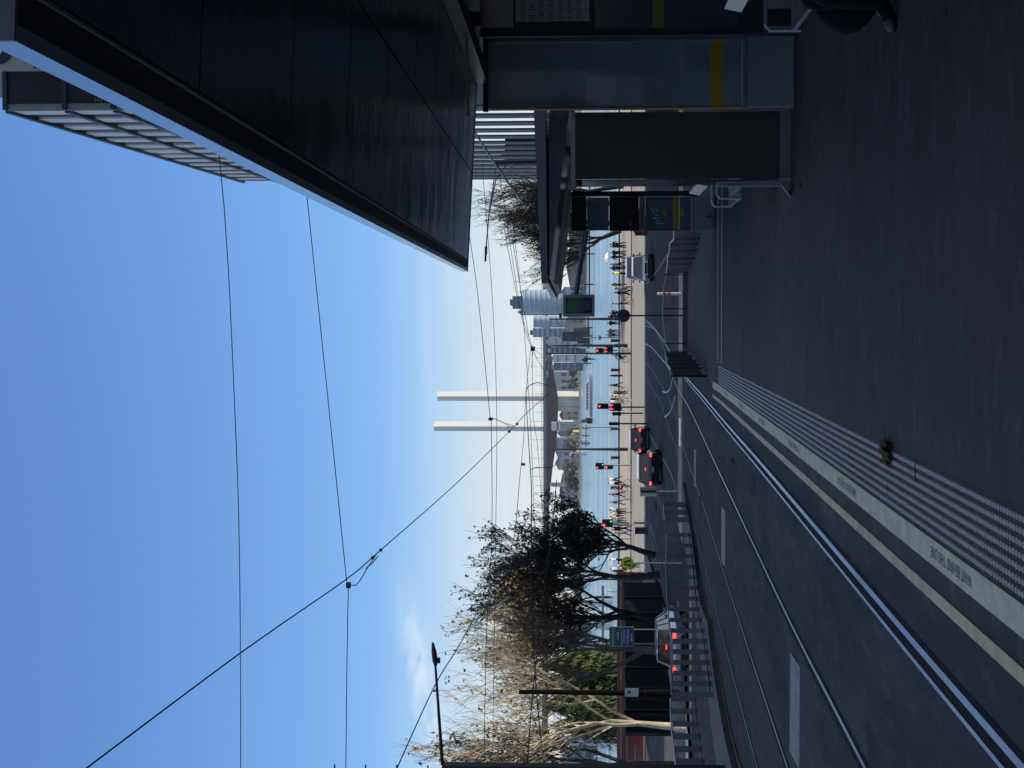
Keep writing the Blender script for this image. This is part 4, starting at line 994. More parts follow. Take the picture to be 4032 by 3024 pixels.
def bicycle(label, X, Y, rot, paint, dz=.1):
    p = G(X, Y, dz); t = thing('bicycle', label, 'bicycle', (0, 0, 0), 'bicycles on the promenade')
    for yy in (-.52, .52):
        mb = MB(); pts = [(0, yy + .33 * math.cos(a * PI / 9), .34 + .33 * math.sin(a * PI / 9)) for a in range(19)]
        mb.tube(pts, .02, 6, caps=False)
        for a in range(8): mb.tube([(0, yy, .34), (0, yy + .32 * math.cos(a * PI / 4), .34 + .32 * math.sin(a * PI / 4))], .004, 3)
        mb.build('wheel', M_tyre, t)
    mb = MB()
    for q in (((0, -.52, .34), (0, -.05, .36)), ((0, -.05, .36), (0, -.2, .86)), ((0, -.2, .82), (0, .4, .80)), ((0, -.05, .36), (0, .4, .78)), ((0, .4, .95), (0, .52, .34)), ((0, -.2, .8), (0, -.52, .34))): mb.tube(q, .018, 6)
    mb.build('frame', paint, t)
    mb = MB(); mb.tube([(-.24, .44, 1.0), (0, .4, .97), (.24, .44, 1.0)], .014, 6); mb.build('handlebar', M_dark, t)
    mb = MB(); mb.box((0, -.22, .89), (.13, .26, .05)); mb.build('saddle', M_black, t)
    t.location = (p.x, p.y, road_z(p.y) + dz); t.rotation_euler.z = rot; return t, p
PLN = [
 ('person in lime hi-vis vest just above the silver wagon roof', 2478, 1076, 'lime', 'black', 'stand', 1.2, None, None),
 ('person in slate blue coat stooping beside the white capped walker', 2470, 1120, 'grey', 'navy', 'lean', 2.0, None, None),
 ('walker in white cap and pale top between the hi-vis worker and the round sign', 2487, 1136, 'beige', 'grey', 'walk', -1.2, None, 'white'),
 ('person in black close behind the white capped walker', 2490, 1152, 'black', 'black', 'walk', -1.4, None, None),
 ('person in white cap pale blue shirt and dark shorts near the round sign', 2474, 1195, 'paleblue', 'black', 'stand', -1.5, None, 'white'),
 ('dark clad person whose head shows right of the round sign', 2462, 1231, 'black', 'black', 'stand', .4, None, None),
 ('dark clad person half behind the tall pole and the round sign', 2458, 1247, 'black', 'navy', 'stand', -.4, None, None),
 ('silhouetted person left of the round sign leaning on the quay rail', 2448, 1272, 'black', 'black', 'lean', .1, None, None),
 ('person with red hair in a grey jacket at the rail', 2446, 1303, 'grey', 'grey', 'lean', .3, mat('hair_red', (.25, .03, .01), .6), None),
 ('person in grey jacket right next to the red haired person', 2446, 1318, 'grey', 'navy', 'stand', .5, M_hairf, None),
 ('slim silhouetted person alone at the rail left of the stacked signals', 2453, 1479, 'black', 'black', 'stand', 1.3, None, None),
 ('silhouetted person walking left of the lone slim figure at the rail', 2453, 1516, 'navy', 'black', 'walk', 1.4, None, None),
 ('tall person in brown dress coat beside the cyclist in white', 2470, 1545, 'brown', 'brown', 'stand', 1.0, None, None),
 ('person in white jacket right of the wide red signal head', 2458, 1581, 'white', 'beige', 'stand', 1.3, M_hairf, None),
 ('person in dark coat behind the signal seen from behind', 2452, 1612, 'black', 'black', 'stand', 1.0, None, None),
 ('bowed person in white top behind the dark car roof', 2450, 1887, 'white', 'black', 'walk', 1.2, None, None),
 ('person in black and white beside the red topped cyclist', 2456, 1903, 'white', 'black', 'stand', .8, None, None),
 ('person in pink just left of the red topped cyclist', 2462, 1946, 'pink', 'black', 'walk', -1.3, None, None),
 ('person in grey with a white bag standing alone on the promenade', 2462, 1977, 'grey', 'grey', 'walk', -1.5, M_hairf, None),
 ('leftmost pair member in white hooded top near the bollards', 2466, 2008, 'white', 'grey', 'stand', .2, None, None),
 ('person in white top and dark trousers in the group of four', 2466, 2018, 'white', 'black', 'stand', .9, M_hairf, None),
 ('person in yellow jacket in the group of four', 2460, 2034, 'yellow', 'black', 'stand', .4, None, None),
 ('person in white sitting low in the group right of the signal', 2468, 2041, 'white', 'beige', 'lean', 2.2, None, None),
 ('person in white coat beside the bright signal pole', 2468, 2053, 'white', 'teal', 'stand', 2.9, None, None),
 ('person in brown jacket left of the signal pole striding', 2490, 2080, 'brown', 'black', 'walk', -1.2, None, None),
 ('person in white cap left of the service cabinet', 2488, 2098, 'beige', 'grey', 'walk', -1.3, None, 'white'),
 ('person in teal seen through the lower tree branches', 2466, 2142, 'teal', 'black', 'stand', 1.3, None, 'white'),
 ('person in white under the first dark tree', 2466, 2162, 'white', 'grey', 'stand', 1.4, None, None),
 ('person in white between the tree trunk and the lime sign', 2466, 2204, 'white', 'black', 'stand', 1.4, None, 'white'),
 ('pale dressed person left of the lime sign', 2468, 2240, 'white', 'beige', 'stand', 1.4, None, None),
 ('person in pale green left of the lime sign beside the dark trunk', 2468, 2249, 'teal', 'black', 'lean', 1.4, M_hairf, None),
]
for l, X, Y, tp_, lg, kd, rt, hr, ht in PLN: person(l, X, Y, tp_, lg, kd, rt, hr, ht, scale=random.Random(Y).uniform(.93, 1.05))
rn = random.Random(12)
for k, (Y, tp_, l) in enumerate(((962, 'black', 'person in black nearest the information pillar by the water'), (972, 'navy', 'person in navy second from the information pillar'), (984, 'grey', 'person in grey in the middle of the rail group'),
        (996, 'black', 'person in black beside the pale parasol'), (1012, 'black', 'person in black under the pale parasol'), (1031, 'grey', 'person in grey left of the pale parasol'), (1045, 'paleblue', 'person in pale blue at the left end of the rail group'), (1056, 'navy', 'person in navy turning from the rail group'))):
    if k in (2, 5): continue
    person(l, 2466, Y + rn.uniform(-5, 5), tp_, 'black', rn.choice(('stand', 'lean', 'walk')), rn.uniform(-2, 2), None, 'white' if k == 6 else None)
def umbrella(label, X, Y, col):
    p = G(X, Y, .1); z = road_z(p.y) + .1
    t = thing('umbrella', label, 'umbrella', (p.x, p.y, z))
    mb = MB(); n = 8; vs = [(p.x, p.y, z + 2.3)] + [(p.x + .62 * math.cos(2 * PI * k / n), p.y + .62 * math.sin(2 * PI * k / n), z + 2.0) for k in range(n)] + [(p.x + .35 * math.cos(2 * PI * (k) / n), p.y + .35 * math.sin(2 * PI * (k) / n), z + 2.22) for k in range(n)]
    mb.add(vs, [(0, 9 + k, 9 + (k + 1) % n) for k in range(n)] + [(9 + k, 1 + k, 1 + (k + 1) % n, 9 + (k + 1) % n) for k in range(n)]); mb.build('canopy', CL[col], t)
    mb = MB(); mb.cyl((p.x, p.y, z + 1.6), .012, 1.4, 6); mb.build('shaft', M_dark, t)
umbrella('pale grey umbrella held over the group by the water', 2476, 1018, 'white')
b1, p = bicycle('bicycle with dark frame under the cyclist in white and yellow', 2474, 1558, rad(80), M_dark)
person('cyclist in white and yellow riding left of the wide red signal', 2474, 1558, 'yellow', 'white', 'cycle', rad(80), None, 'white', scale=.98, group='cyclists')
b2, p = bicycle('pale framed bicycle under the cyclist in the red top', 2486, 1925, rad(-75), mat('pale_frame', (.4, .32, .25), .4))
person('cyclist in red top riding on the promenade left of the dark car', 2486, 1925, 'red', 'brown', 'cycle', rad(-75), None, None, scale=.98, group='cyclists')
b3, p = bicycle('dark bicycle wheeled between the two white capped walkers', 2492, 1163, rad(70), M_dark)
b4, p = bicycle('bicycle beside the stacked red signals', 2478, 1398, rad(60), M_dark)
person('cyclist in grey and black leaning forward left of the stacked signals', 2478, 1396, 'grey', 'black', 'cycle', rad(60), None, 'white', group='cyclists')
b5, p = bicycle('bicycle with rider seen below the lime sign', 2520, 2228, rad(20), M_dark, 0)
person('rider in black below the lime sign', 2520, 2228, 'black', 'black', 'cycle', rad(20), None, 'white', group='cyclists')
# seated passenger in the near shelter, cut by the right edge
t = person('passenger in black seated on the near bench, knees and shoes at the right edge', 0, 0, 'black', 'black', 'sit', rad(90), pos=Vector((2.42, 8.75, plat_z(8.75) - .44)), scale=1.0, group='')
pass
mb = MB(); mb.ball((2.10, 9.3, plat_z(9.3) + .2), .2, 12, 8, (1.2, .8, 1.0), jit=.04, rnd=random.Random(1)); mb.tube([(1.98, 9.3, plat_z(9.3) + .32), (2.1, 9.3, plat_z(9.3) + .5), (2.22, 9.3, plat_z(9.3) + .32)], .012, 6)
tag(mb.build('shoulder_bag', CL['black'], smooth=True), 'soft black bag on the platform beside the seated passenger', 'bag')

# quay edge: bollards, coping, low rail
mb = MB(); mb.box((0, QUAY - .3, road_z(QUAY) + .17), (130, .55, .16)); 
tag(mb.build('quay_coping', mat('dark_timber', (.035, .03, .028), .8, var=.3)), 'long dark timber coping along the water edge of the promenade', 'coping')
for k, Y in enumerate((1341, 1457, 1573, 1688, 1802, 1920, 2160)):
    p = P(2440, Y, QUAY - 1.4); z = road_z(p.y) + .1
    t = thing('mooring_bollard', ['first dark quay bollard right of the stacked signals', 'second dark quay bollard, left of the stacked signals', 'dark quay bollard beside the person in white', 'dark quay bollard under the white railing pole', 'dark quay bollard above the red hatchback roof', 'dark quay bollard by the red topped cyclist', 'dark quay bollard under the dark tree'][k], 'bollard', (p.x, p.y, z), 'dark bollards along the quay')
    mb = MB(); mb.tube([(p.x, p.y, z), (p.x, p.y, z + .95)], [.17, .17], 12); mb.build('post', M_dark, t)
    mb = MB(); mb.tube([(p.x, p.y, z + .951), (p.x, p.y, z + 1.04)], [.24, .2], 12); mb.build('head', M_dark, t)
# small posts on the esplanade kerb
for k, (X, Y, m_, l) in enumerate(((2490, 1126, 'pale', 'pale green bollard post behind the white capped walker'), (2489, 1191, 'orange', 'slim orange and white post by the person in pale blue'), (2490, 1577, 'cream', 'cream post right of the wide red signal head'), (2492, 1625, 'pinkish', 'pink white post beside the signal seen from behind'),
        (2487, 1918, 'dark', 'thin dark post under the red topped cyclist'), (2487, 1968, 'dark', 'thin dark post near the person in grey with bag'), (2489, 2018, 'dark', 'thin dark post before the group of four'), (2478, 1370, 'cream', 'cream post under the stacked red signals'))):
    p = G(X, Y); h = P(X - 42, Y, p.y).z - road_z(p.y)
    mm = {'pale': (.4, .45, .35), 'orange': (.5, .25, .12), 'cream': (.5, .45, .35), 'pinkish': (.5, .36, .32), 'dark': (.04, .035, .03)}[m_]
    mb = MB(); mb.tube([(p.x, p.y, road_z(p.y)), (p.x, p.y, road_z(p.y) + h * (.75 if m_ != 'dark' else .6))], [.06 if m_ != 'dark' else .035] * 2, 8); mb.cyl((p.x, p.y, road_z(p.y) + .02), .12, .04, 10)
    tag(mb.build('kerb_post', mat('post_' + m_, mm, .6)), l, 'post', 'slim posts along the esplanade')

# litter on the platform
def leaf(label, p, s, seed, m_):
    r = random.Random(seed); mb = MB(); n = 9
    for q in range(3):
        vs = [(p.x + r.uniform(-.2, .2) * s, p.y + r.uniform(-.2, .2) * s, p.z + .02 + .25 * s * r.random())]
        for k in range(n):
            a = 2 * PI * k / n; R = s * (.5 if k % 2 else .26) * r.uniform(.7, 1.2)
            vs.append((p.x + R * math.cos(a), p.y + R * math.sin(a) * 1.4, p.z + r.uniform(.004, .35 * s)))
        mb.add(vs, [(0, 1 + k, 1 + (k + 1) % n) for k in range(n)])
    mb.tube([p + Vector((0, 0, .02)), p + Vector((s * .8, s * .2, .03))], .002, 4)
    tag(mb.build('dry_leaf', m_), label, 'leaf', 'fallen leaves on the platform')
M_lf = mat('dry_leaf', (.10, .085, .02), .8, var=.5, scale=30, col2=(.03, .03, .012)); M_lf2 = mat('brown_leaf', (.07, .045, .025), .8, var=.4, scale=30)
def GP(X, Y):
    d = ray(X, Y); o = Vector((0, 0, EYE)); t = 3.
    while t < 60:
        p = o + d * t
        if p.z < plat_z(p.y): return p
        t += .01
leaf('crumpled yellow brown plane leaf lying on the tactile studs', GP(3510, 1800), .17, 1, M_lf)
leaf('curled dark leaf touching the crumpled one on the platform', GP(3505, 1762), .16, 5, M_lf2)
leaf('small brown leaf by the foot of the dark wind screen', GP(3125, 745), .14, 2, M_lf2)
leaf('tiny curled leaf beside the small brown one', GP(3158, 728), .07, 3, M_lf2)
p = GP(3502, 1930); pts = [(p.x + .035 * math.cos(a * PI / 8), p.y + .05 * math.sin(a * PI / 8), p.z + .005) for a in range(17)]
mb = MB(); mb.tube(pts, .004, 5, caps=False); tag(mb.build('rubber_ring', M_black), 'small black rubber band lying on the tactile studs', 'rubber band')
for k, (X, Y, l) in enumerate(((3426, 275, 'thin pale twig lying near the benches'), (3735, 30, 'pale stalk with a small bud near the right edge'), (3612, 1862, 'thin dark twig left of the crumpled leaf'))):
    p = GP(X, Y); mb = MB(); mb.tube([p + Vector((-.05, 0, .006)), p + Vector((0, .01, .012)), p + Vector((.06, .02, .006))], [.004, .003, .002], 5)
    tag(mb.build('twig', M_lf2 if k else M_path), l, 'twig', 'twigs on the platform')
# ------------------------------------------------------------------ overhead wires
def wire(label, pts, r, group='overhead tram wires', m=None):
    """pts: (X, Y, distance down the street)"""
    q = [P(*p) for p in pts]; q = densify(q, .8) if len(q) > 2 else q
    t = MB(); t.tube(q, r, 5); return tag(t.build('overhead_wire', m or M_wire), label, 'wire', group)
wire('thick black span wire crossing the sky diagonally from lower left', [(240, 3100, 17.0), (948, 2570, 21.5), (1367, 2278, 27), (1495, 2169, 30), (1800, 1900, 40), (2005, 1699, 52), (2078, 1622, 58), (2175, 1540, 64)], .013)
wire('highest wire, running from the big canopy to the left edge', [(860, 585, 30), (883, 823, 30), (900, 1080, 30), (920, 1513, 30.5), (939, 2005, 31), (946, 2500, 31.5), (947, 3100, 32)], .011)
wire('second wire from the canopy to the small block joint', [(1205, 740, 34), (1290, 1560, 33), (1365, 2290, 32)], .011)
wire('wire leaving the block joint to the left edge', [(1372, 2295, 32), (1366, 2600, 32), (1361, 3100, 32)], .011)
wire('low wire from the canopy tip to its small clamp', [(1820, 740, 48), (1880, 1150, 46), (1930, 1645, 44)], .011)
wire('low wire from the clamp into the bare tree crowns', [(1934, 1655, 44), (1937, 2093, 44), (1915, 2500, 45), (1905, 3100, 46)], .011)
wire('thin wire just under the low clamp wire', [(1898, 640, 60), (1940, 1200, 60), (1956, 1660, 60), (1950, 2200, 60), (1938, 3100, 60)], .012)
wire('curved catenary dropping to the far junction from the left', [(1530, 3100, 26), (1713, 2698, 31), (1823, 2515, 35), (1985, 2205, 45), (2023, 2124, 48), (2045, 1900, 56), (2063, 1710, 64), (2072, 1535, 74), (2092, 1360, 86)], .013)
wire('contact wire arching over the near track', [(2150, 3100, 40), (2110, 2700, 42), (2092, 2300, 46), (2093, 1945, 52), (2085, 1800, 56), (2076, 1650, 60), (2071, 1545, 62), (2078, 1523, 62.6), (2094, 1512, 63.2), (2116, 1506, 64), (2138, 1510, 65), (2157, 1518, 66), (2175, 1526, 67)], .018)
wire('short curved pull-off hanging from the arching contact wire', [(2093, 1850, 54), (2097, 1845, 54.2), (2108, 1842, 54.5), (2140, 1841, 55), (2174, 1840, 56)], .016)
wire('thin diagonal stay from the pull-off toward the trees', [(2174, 1840, 55), (2200, 1810, 58), (2225, 1740, 64)], .012)
wire('brownish feeder wire drooping through the dark tree', [(2192, 1890, 50), (2175, 2060, 46), (2140, 2350, 40), (2100, 2700, 36), (2070, 3100, 33)], .014)
wire('line behind the canopy falling to the far poles', [(1985, 900, 80), (2070, 1310, 100), (2165, 1500, 110)], .018)
wire('second line behind the canopy falling to the far poles', [(2010, 900, 80), (2085, 1340, 100), (2098, 1370, 101)], .018)
wire('third line running low over the white towers', [(2028, 950, 90), (2060, 1250, 95), (2090, 1700, 100), (2105, 2100, 110)], .018)
wire('fourth pale line through the bare right hand crowns', [(1960, 640, 75), (2030, 1100, 85), (2055, 1240, 90), (2093, 1360, 100)], .016)
wire('level line above the bridge deck', [(2096, 1375, 100), (2100, 1650, 100), (2115, 1740, 100), (2150, 2200, 100)], .016)
wire('diagonal line in front of the tall slatted facade', [(1858, 500, 64), (1925, 610, 66), (1990, 705, 68), (2060, 800, 72)], .05, m=M_steel)
def block(label, X, Y, y, d, pts=()):
    t = thing('wire_clamp', label, 'wire clamp', tuple(P(X, Y, y)), 'clamps and links on the wires')
    mb = MB(); mb.box(P(X, Y, y), d); mb.build('body', M_black, t)
    for k, q in enumerate(pts):
        mb = MB(); mb.tube([P(*p) for p in q], .012, 5); mb.build('link', M_wire, t)
block('black block joint with hanging link where the span wire crosses', 1372, 2304, 32, (.13, .1, .1), [[(1378, 2303, 32), (1400, 2305, 31.5), (1415, 2290, 31), (1445, 2240, 30.4), (1480, 2185, 30)], [(1440, 2238, 30.4), (1466, 2218, 30.2), (1488, 2190, 30)]])
block('small knob on the span wire above the block joint', 1499, 2166, 30, (.06, .06, .06))
block('small knob on the span wire below the block joint', 1467, 2196, 29, (.06, .06, .06))
block('clamp with double link crossing the nearer bridge tower', 1932, 1650, 44, (.09, .1, .13), [[(1936, 1648, 44), (1945, 1648, 44), (1985, 1665, 46), (2005, 1680, 50), (2018, 1686, 52)], [(1996, 1668, 48), (2022, 1678, 52)]])
block('dark knob on the span wire over the nearer tower', 2036, 1669, 55, (.09, .09, .09))
block('dark knob on the span wire left of the nearer tower', 2005, 1699, 52, (.09, .09, .09))
block('clamp with single link above the bare crowns', 1939, 2094, 44, (.09, .1, .1), [[(1944, 2095, 44), (1955, 2095, 44), (2003, 2122, 46), (2010, 2130, 47)]])
block('turnbuckle on the far catenary left of the towers', 2060, 1828, 59, (.08, .4, .16))
block('black ball insulator above the bridge deck at right', 2098, 1373, 101, (.32, .3, .3), [[(2090, 1350, 101), (2098, 1373, 101)], [(2098, 1373, 101), (2098, 1395, 102), (2092, 1450, 104)], [(2100, 1376, 101), (2115, 1385, 101), (2138, 1402, 101)]])

# ------------------------------------------------------------------ trees
def tree(label, base, H, seed, lean=(0, 0), spread=.55, levels=4, bark=None, leafm=(None,), leafp=.25, twigr=.010, fork=.28, kids=(4, 5, 6, 6), group='bare plane trees along the street', leafs=.09, r0=None):
    rn = random.Random(seed); t = thing('tree', label, 'tree', tuple(base), group)
    tr = MB(); tw = MB(); lf = MB()
    def bend(d, a): 
        v = Vector((rn.gauss(0, 1), rn.gauss(0, 1), rn.gauss(0, .7))); return (d + v * a).normalized()
    def leafq(p):
        a = rn.uniform(0, 2 * PI); s = leafs * rn.uniform(.6, 1.3); u = Vector((rn.gauss(0, 1), rn.gauss(0, 1), rn.gauss(0, 1))).normalized(); v = u.orthogonal().normalized() * s * .7; u = u * s
        p = p + Vector((rn.gauss(0, .05), rn.gauss(0, .05), rn.gauss(0, .05)))
        lf.add([p - u, p - v * .8, p + u, p + v], [(0, 1, 2, 3)], rn.randrange(len(leafm)))
    def grow(p, d, L, r, lev):
        ns = 5 if lev == 0 else (4 if lev == 1 else 3)
        pts = [p]; rs = [r]; dd = d
        for i in range(ns):
            dd = bend(dd, (.05, .13, .17, .2, .22)[min(lev, 4)]); dd = (dd + Vector((0, 0, (.0, .12, .17, .2, .26)[min(lev, 4)]))).normalized()
            pts.append(pts[-1] + dd * (L / ns)); rs.append(max(twigr * .6, r * (1 - .62 * (i + 1) / ns)))
        (tr if lev <= 1 else tw).tube(pts, rs, 8 if lev == 0 else (6 if lev == 1 else (4 if lev == 2 else 3)), caps=False)
        if lev >= levels:
            if rn.random() < leafp:
                for _ in range(rn.randint(1, 3)): leafq(pts[-1])
            return
        nk = kids[min(lev, len(kids) - 1)]
        for k in range(nk):
            f = rn.uniform(.55, 1) if lev == 0 else rn.uniform(.25, 1)
            if k == 0: f = 1
            i = min(int(f * ns), ns - 1); q = pts[i].lerp(pts[i + 1], f * ns - i)
            az = 2 * PI * (k + rn.uniform(-.3, .3)) / nk; side = Vector((math.cos(az), math.sin(az), .12 if lev else .2)).normalized()
            an = (spread if lev == 0 else spread * 1.15) * rn.uniform(.6, 1.25)
            nd = (dd * math.cos(an) + side * math.sin(an)).normalized()
            if k == 0 and lev > 0: nd = bend(dd, .15)
            grow(q, nd, L * (1.35 if lev == 0 else .56) * rn.uniform(.75, 1.15), max(twigr, rs[i] * (.62 if lev else .6)), lev + 1)
    R = r0 or H * .022
    grow(Vector(base), Vector((lean[0], lean[1], 1)).normalized(), H * fork, R, 0)
    tr.build('trunk', bark, t, smooth=True); tw.build('branches', bark, t)
    if lf.v: lf.build('crown', list(leafm), t)
    return t
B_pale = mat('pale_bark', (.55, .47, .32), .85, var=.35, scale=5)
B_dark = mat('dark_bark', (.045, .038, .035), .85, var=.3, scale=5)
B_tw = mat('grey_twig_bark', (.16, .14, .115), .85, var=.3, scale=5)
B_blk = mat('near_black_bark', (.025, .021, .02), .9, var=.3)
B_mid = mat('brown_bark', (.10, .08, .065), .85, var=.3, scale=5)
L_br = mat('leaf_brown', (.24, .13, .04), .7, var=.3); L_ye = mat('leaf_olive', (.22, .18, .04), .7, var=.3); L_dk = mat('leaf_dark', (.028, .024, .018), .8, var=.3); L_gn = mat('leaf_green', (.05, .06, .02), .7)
def GB(Y, y):
    p = P(2700, Y, y); return Vector((p.x, y, road_z(y, p.x) + .1))
b = P(2706, 2868, 60.5); b.z = road_z(60.5, -15) + .1
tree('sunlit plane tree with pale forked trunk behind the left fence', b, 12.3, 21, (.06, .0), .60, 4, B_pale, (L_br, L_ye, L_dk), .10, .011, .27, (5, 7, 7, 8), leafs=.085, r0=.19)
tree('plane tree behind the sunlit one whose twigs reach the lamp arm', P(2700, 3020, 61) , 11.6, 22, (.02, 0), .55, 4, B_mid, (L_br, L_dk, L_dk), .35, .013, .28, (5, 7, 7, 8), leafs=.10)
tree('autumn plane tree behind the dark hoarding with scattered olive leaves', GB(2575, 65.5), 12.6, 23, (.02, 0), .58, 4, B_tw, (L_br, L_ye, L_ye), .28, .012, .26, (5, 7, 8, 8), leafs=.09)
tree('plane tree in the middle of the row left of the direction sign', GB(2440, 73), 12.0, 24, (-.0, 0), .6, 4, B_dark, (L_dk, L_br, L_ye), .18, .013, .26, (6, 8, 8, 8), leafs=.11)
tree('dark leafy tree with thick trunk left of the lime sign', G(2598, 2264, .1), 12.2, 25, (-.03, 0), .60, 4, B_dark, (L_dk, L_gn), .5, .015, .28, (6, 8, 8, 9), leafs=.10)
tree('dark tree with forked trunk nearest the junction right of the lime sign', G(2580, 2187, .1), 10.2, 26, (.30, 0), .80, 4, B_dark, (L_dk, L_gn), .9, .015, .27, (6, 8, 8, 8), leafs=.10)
# right side behind the shelters
for k, (Y, yy, H_, sd_, l) in enumerate(((800, 148, 17.0, 31, 'bare tree seen above the far shelter roof, nearest the slatted facade'), (880, 153, 16.0, 32, 'bare tree above the far shelter roof, second from the facade'), (905, 157, 14.5, 33, 'smaller bare tree above the far shelter roof beside the glass towers'), (730, 150, 15.2, 34, 'bare tree partly hidden by the slatted facade'))):
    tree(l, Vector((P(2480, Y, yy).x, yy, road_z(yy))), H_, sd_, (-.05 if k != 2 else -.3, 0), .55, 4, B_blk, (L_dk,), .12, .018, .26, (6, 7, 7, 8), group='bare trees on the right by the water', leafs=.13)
def conifer(label, base, H, W, seed, m_):
    rn = random.Random(seed); t = thing('conifer', label, 'tree', tuple(base), 'evergreen trees behind the brown fence')
    mb = MB(); mb.tube([Vector(base), Vector(base) + Vector((0, 0, H))], [.25, .04], 8); mb.build('trunk', B_dark, t)
    mb = MB()
    for i in range(6500):
        f = rn.random() ** .8; a = rn.uniform(0, 2 * PI); R = W * (1 - f) ** .7 * (.5 + .5 * abs(math.sin(a * 2.5 + f * 21))) * rn.uniform(.5, 1.1)
        p = Vector(base) + Vector((R * math.cos(a), R * math.sin(a), H * (.12 + .88 * f) - R * .35)); s = rn.uniform(.07, .19)
        u = Vector((math.cos(a) * .5, math.sin(a) * .5, -.9)).normalized() * s * 1.6; v = Vector((-math.sin(a), math.cos(a), rn.gauss(0, .4))).normalized() * s * .5
        mb.add([p - u, p - v, p + u, p + v], [(0, 1, 2, 3)], rn.randrange(2))
    mb.build('crown', m_, t)
C_g = (mat('needle_green', (.035, .055, .018), .8, var=.3), mat('needle_olive', (.085, .09, .03), .8, var=.3))
for k, (Y, yy, H_, W_, l) in enumerate(((2620, 122, 8.0, 3.0, 'drooping evergreen behind the brown fence right of the pole'), (2700, 124, 8.6, 3.4, 'broad evergreen behind the brown fence left of the direction sign'), (2780, 121, 8.0, 3.0, 'evergreen right behind the sunlit forked trunk'), (2860, 126, 7.2, 2.8, 'small evergreen left of the sunlit trunk'))):
    conifer(l, Vector((P(2480, Y, yy).x, yy, road_z(yy))), H_, W_, 40 + k, C_g)

# ------------------------------------------------------------------ left hoarding and brown fence
t = thing('hoarding', 'long very dark hoarding wall behind the trees at left', 'hoarding', (-17.5, 66, road_z(66)))
a = Vector((-18.6, 64.0, 0)); b = Vector((-15.2, 83.5, 0))
M_hd = mat('hoarding_black', (.008, .01, .014), .7, var=.3)
n = 8
for k in range(n):
    p = a.lerp(b, k / n); q = a.lerp(b, (k + 1) / n); c = (p + q) / 2; z0 = road_z(c.y) + .1
    mb = MB(); d = q - p; mb.box((c.x, c.y, z0 + 1.08), (d.length - .03, .08, 2.16), math.atan2(d.y, d.x)); mb.build('panel', M_hd, t)
    mb = MB(); mb.box((p.x + .05, p.y, z0 + 1.1), (.08, .08, 2.24)); mb.build('post', M_dark, t)
t = thing('brown_fence', 'brown clad boundary fence with pale seams closing the esplanade at left', 'fence', (-20, 105, road_z(105)))
x0 = P(2500, 3060, 105.5).x; x1 = P(2500, 2252, 105.5).x; z0 = road_z(105.5); nb = 26; wv_ = (x1 - x0) / nb
M_br = mat('brown_cladding', (.20, .095, .07), .7, var=.15, scale=1); M_seam = mat('pale_seam', (.40, .34, .30), .7)
for k in range(nb):
    mb = MB(); mb.box((x0 + (k + .5) * wv_, 105.5, z0 + 1.05), (wv_ - .012, .08, 2.1)); mb.build('panel', M_br, t)
for zz in (.75, 1.35, 1.8):
    mb = MB(); mb.box(((x0 + x1) / 2, 105.44, z0 + zz), (x1 - x0, .03, .05)); mb.build('rail', M_seam, t)
mb = MB(); mb.box(((x0 + x1) / 2, 105.3, z0 + .06), (x1 - x0, .3, .14)); mb.build('base_kerb', M_seam, t)
for k, Y in enumerate((2330, 2400, 2475, 2560, 2660, 2745, 2790, 2930)):
    p = P(2437, Y, 106.5); mb = MB(); mb.tube([(p.x, p.y, z0), (p.x, p.y, p.z + .9)], .03, 6); mb.build('post', M_steel, t)
mb = MB(); mb.box((P(2520, 2920, 105.3).x, 105.38, z0 + .55), (.45, .03, .75)); mb.build('red_panel', mat('red_board', (.28, .02, .02), .6), t)
# ------------------------------------------------------------------ buildings on the right
XF = lambda y: 9.54 + (y - 62) * .0309
M_conc = mat('building_concrete', (.22, .22, .22), .8, var=.1, scale=.3); M_dkcl = mat('dark_ribbed_cladding', (.022, .024, .03), .6, var=.15, stretch=(1, 1, .1))
M_lp = mat('pale_facade_panel', (.74, .73, .70), .6, var=.05, scale=.4); M_mesh2 = mat('dark_mesh_bay', (.016, .018, .02), .6, var=.25, scale=3)
M_panel_shade = mat('shaded_panel_grey', (.09, .09, .10), .6, var=.1)  # darker copy of the pale panel, backlit shade put into its colour
t = thing('stadium_building', 'tall building with striped pale facade panels and fins above the canopy', 'building', (14, 62, road_z(62)))
zt = EYE + 25.0; zg = 1.5
mb = MB(); mb.box((31, 84.6, (zg + zt - .6) / 2), (30, 44.6, zt - .6 - zg)); mb.build('core', M_dkcl, t)
np_ = 14
for k in range(np_):
    y0 = 62.2 + k * 3.2
    ym = y0 + .85
    mb = MB(); zs = EYE + 13.5; mb.box((XF(ym), ym, (zs + zt - .2) / 2), (.10, 1.5, zt - .2 - zs), -.031); mb.build('facade_panel', M_lp, t)
    mb = MB(); mb.box((XF(ym) + .02, ym, (zg + 1 + zs - .02) / 2), (.08, 1.45, zs - .02 - zg - 1), -.031); mb.build('shaded_lower_panel', M_panel_shade, t)
    if k < 5:
        mb = MB(); mb.box((XF(ym + 1.6) + .06, ym + 1.6, (EYE + 6 + zt - .25) / 2), (.05, 1.62, zt - .25 - EYE - 6), -.031); mb.build('mesh_bay', M_mesh2, t)
    else:
        mb = MB(); yq = ym + 1.55; mb.tube([(XF(yq) - .02, yq, zg + 2), (XF(yq) - .02, yq, zt - .3)], .06, 6); mb.build('fin', M_grey, t)
for z in (25.0, 22.35, 20.2, 17.9):
    mb = MB(); mb.box(((XF(62) + XF(107)) / 2 - .02, 84.6, EYE + z - .12), (.30, 45.0, .22), -.0309); mb.build('floor_band', M_dark, t)
mb = MB(); mb.box((30, 84.6, zt - .15), (33, 44.8, .3)); mb.build('roof_slab', M_dkcl, t)
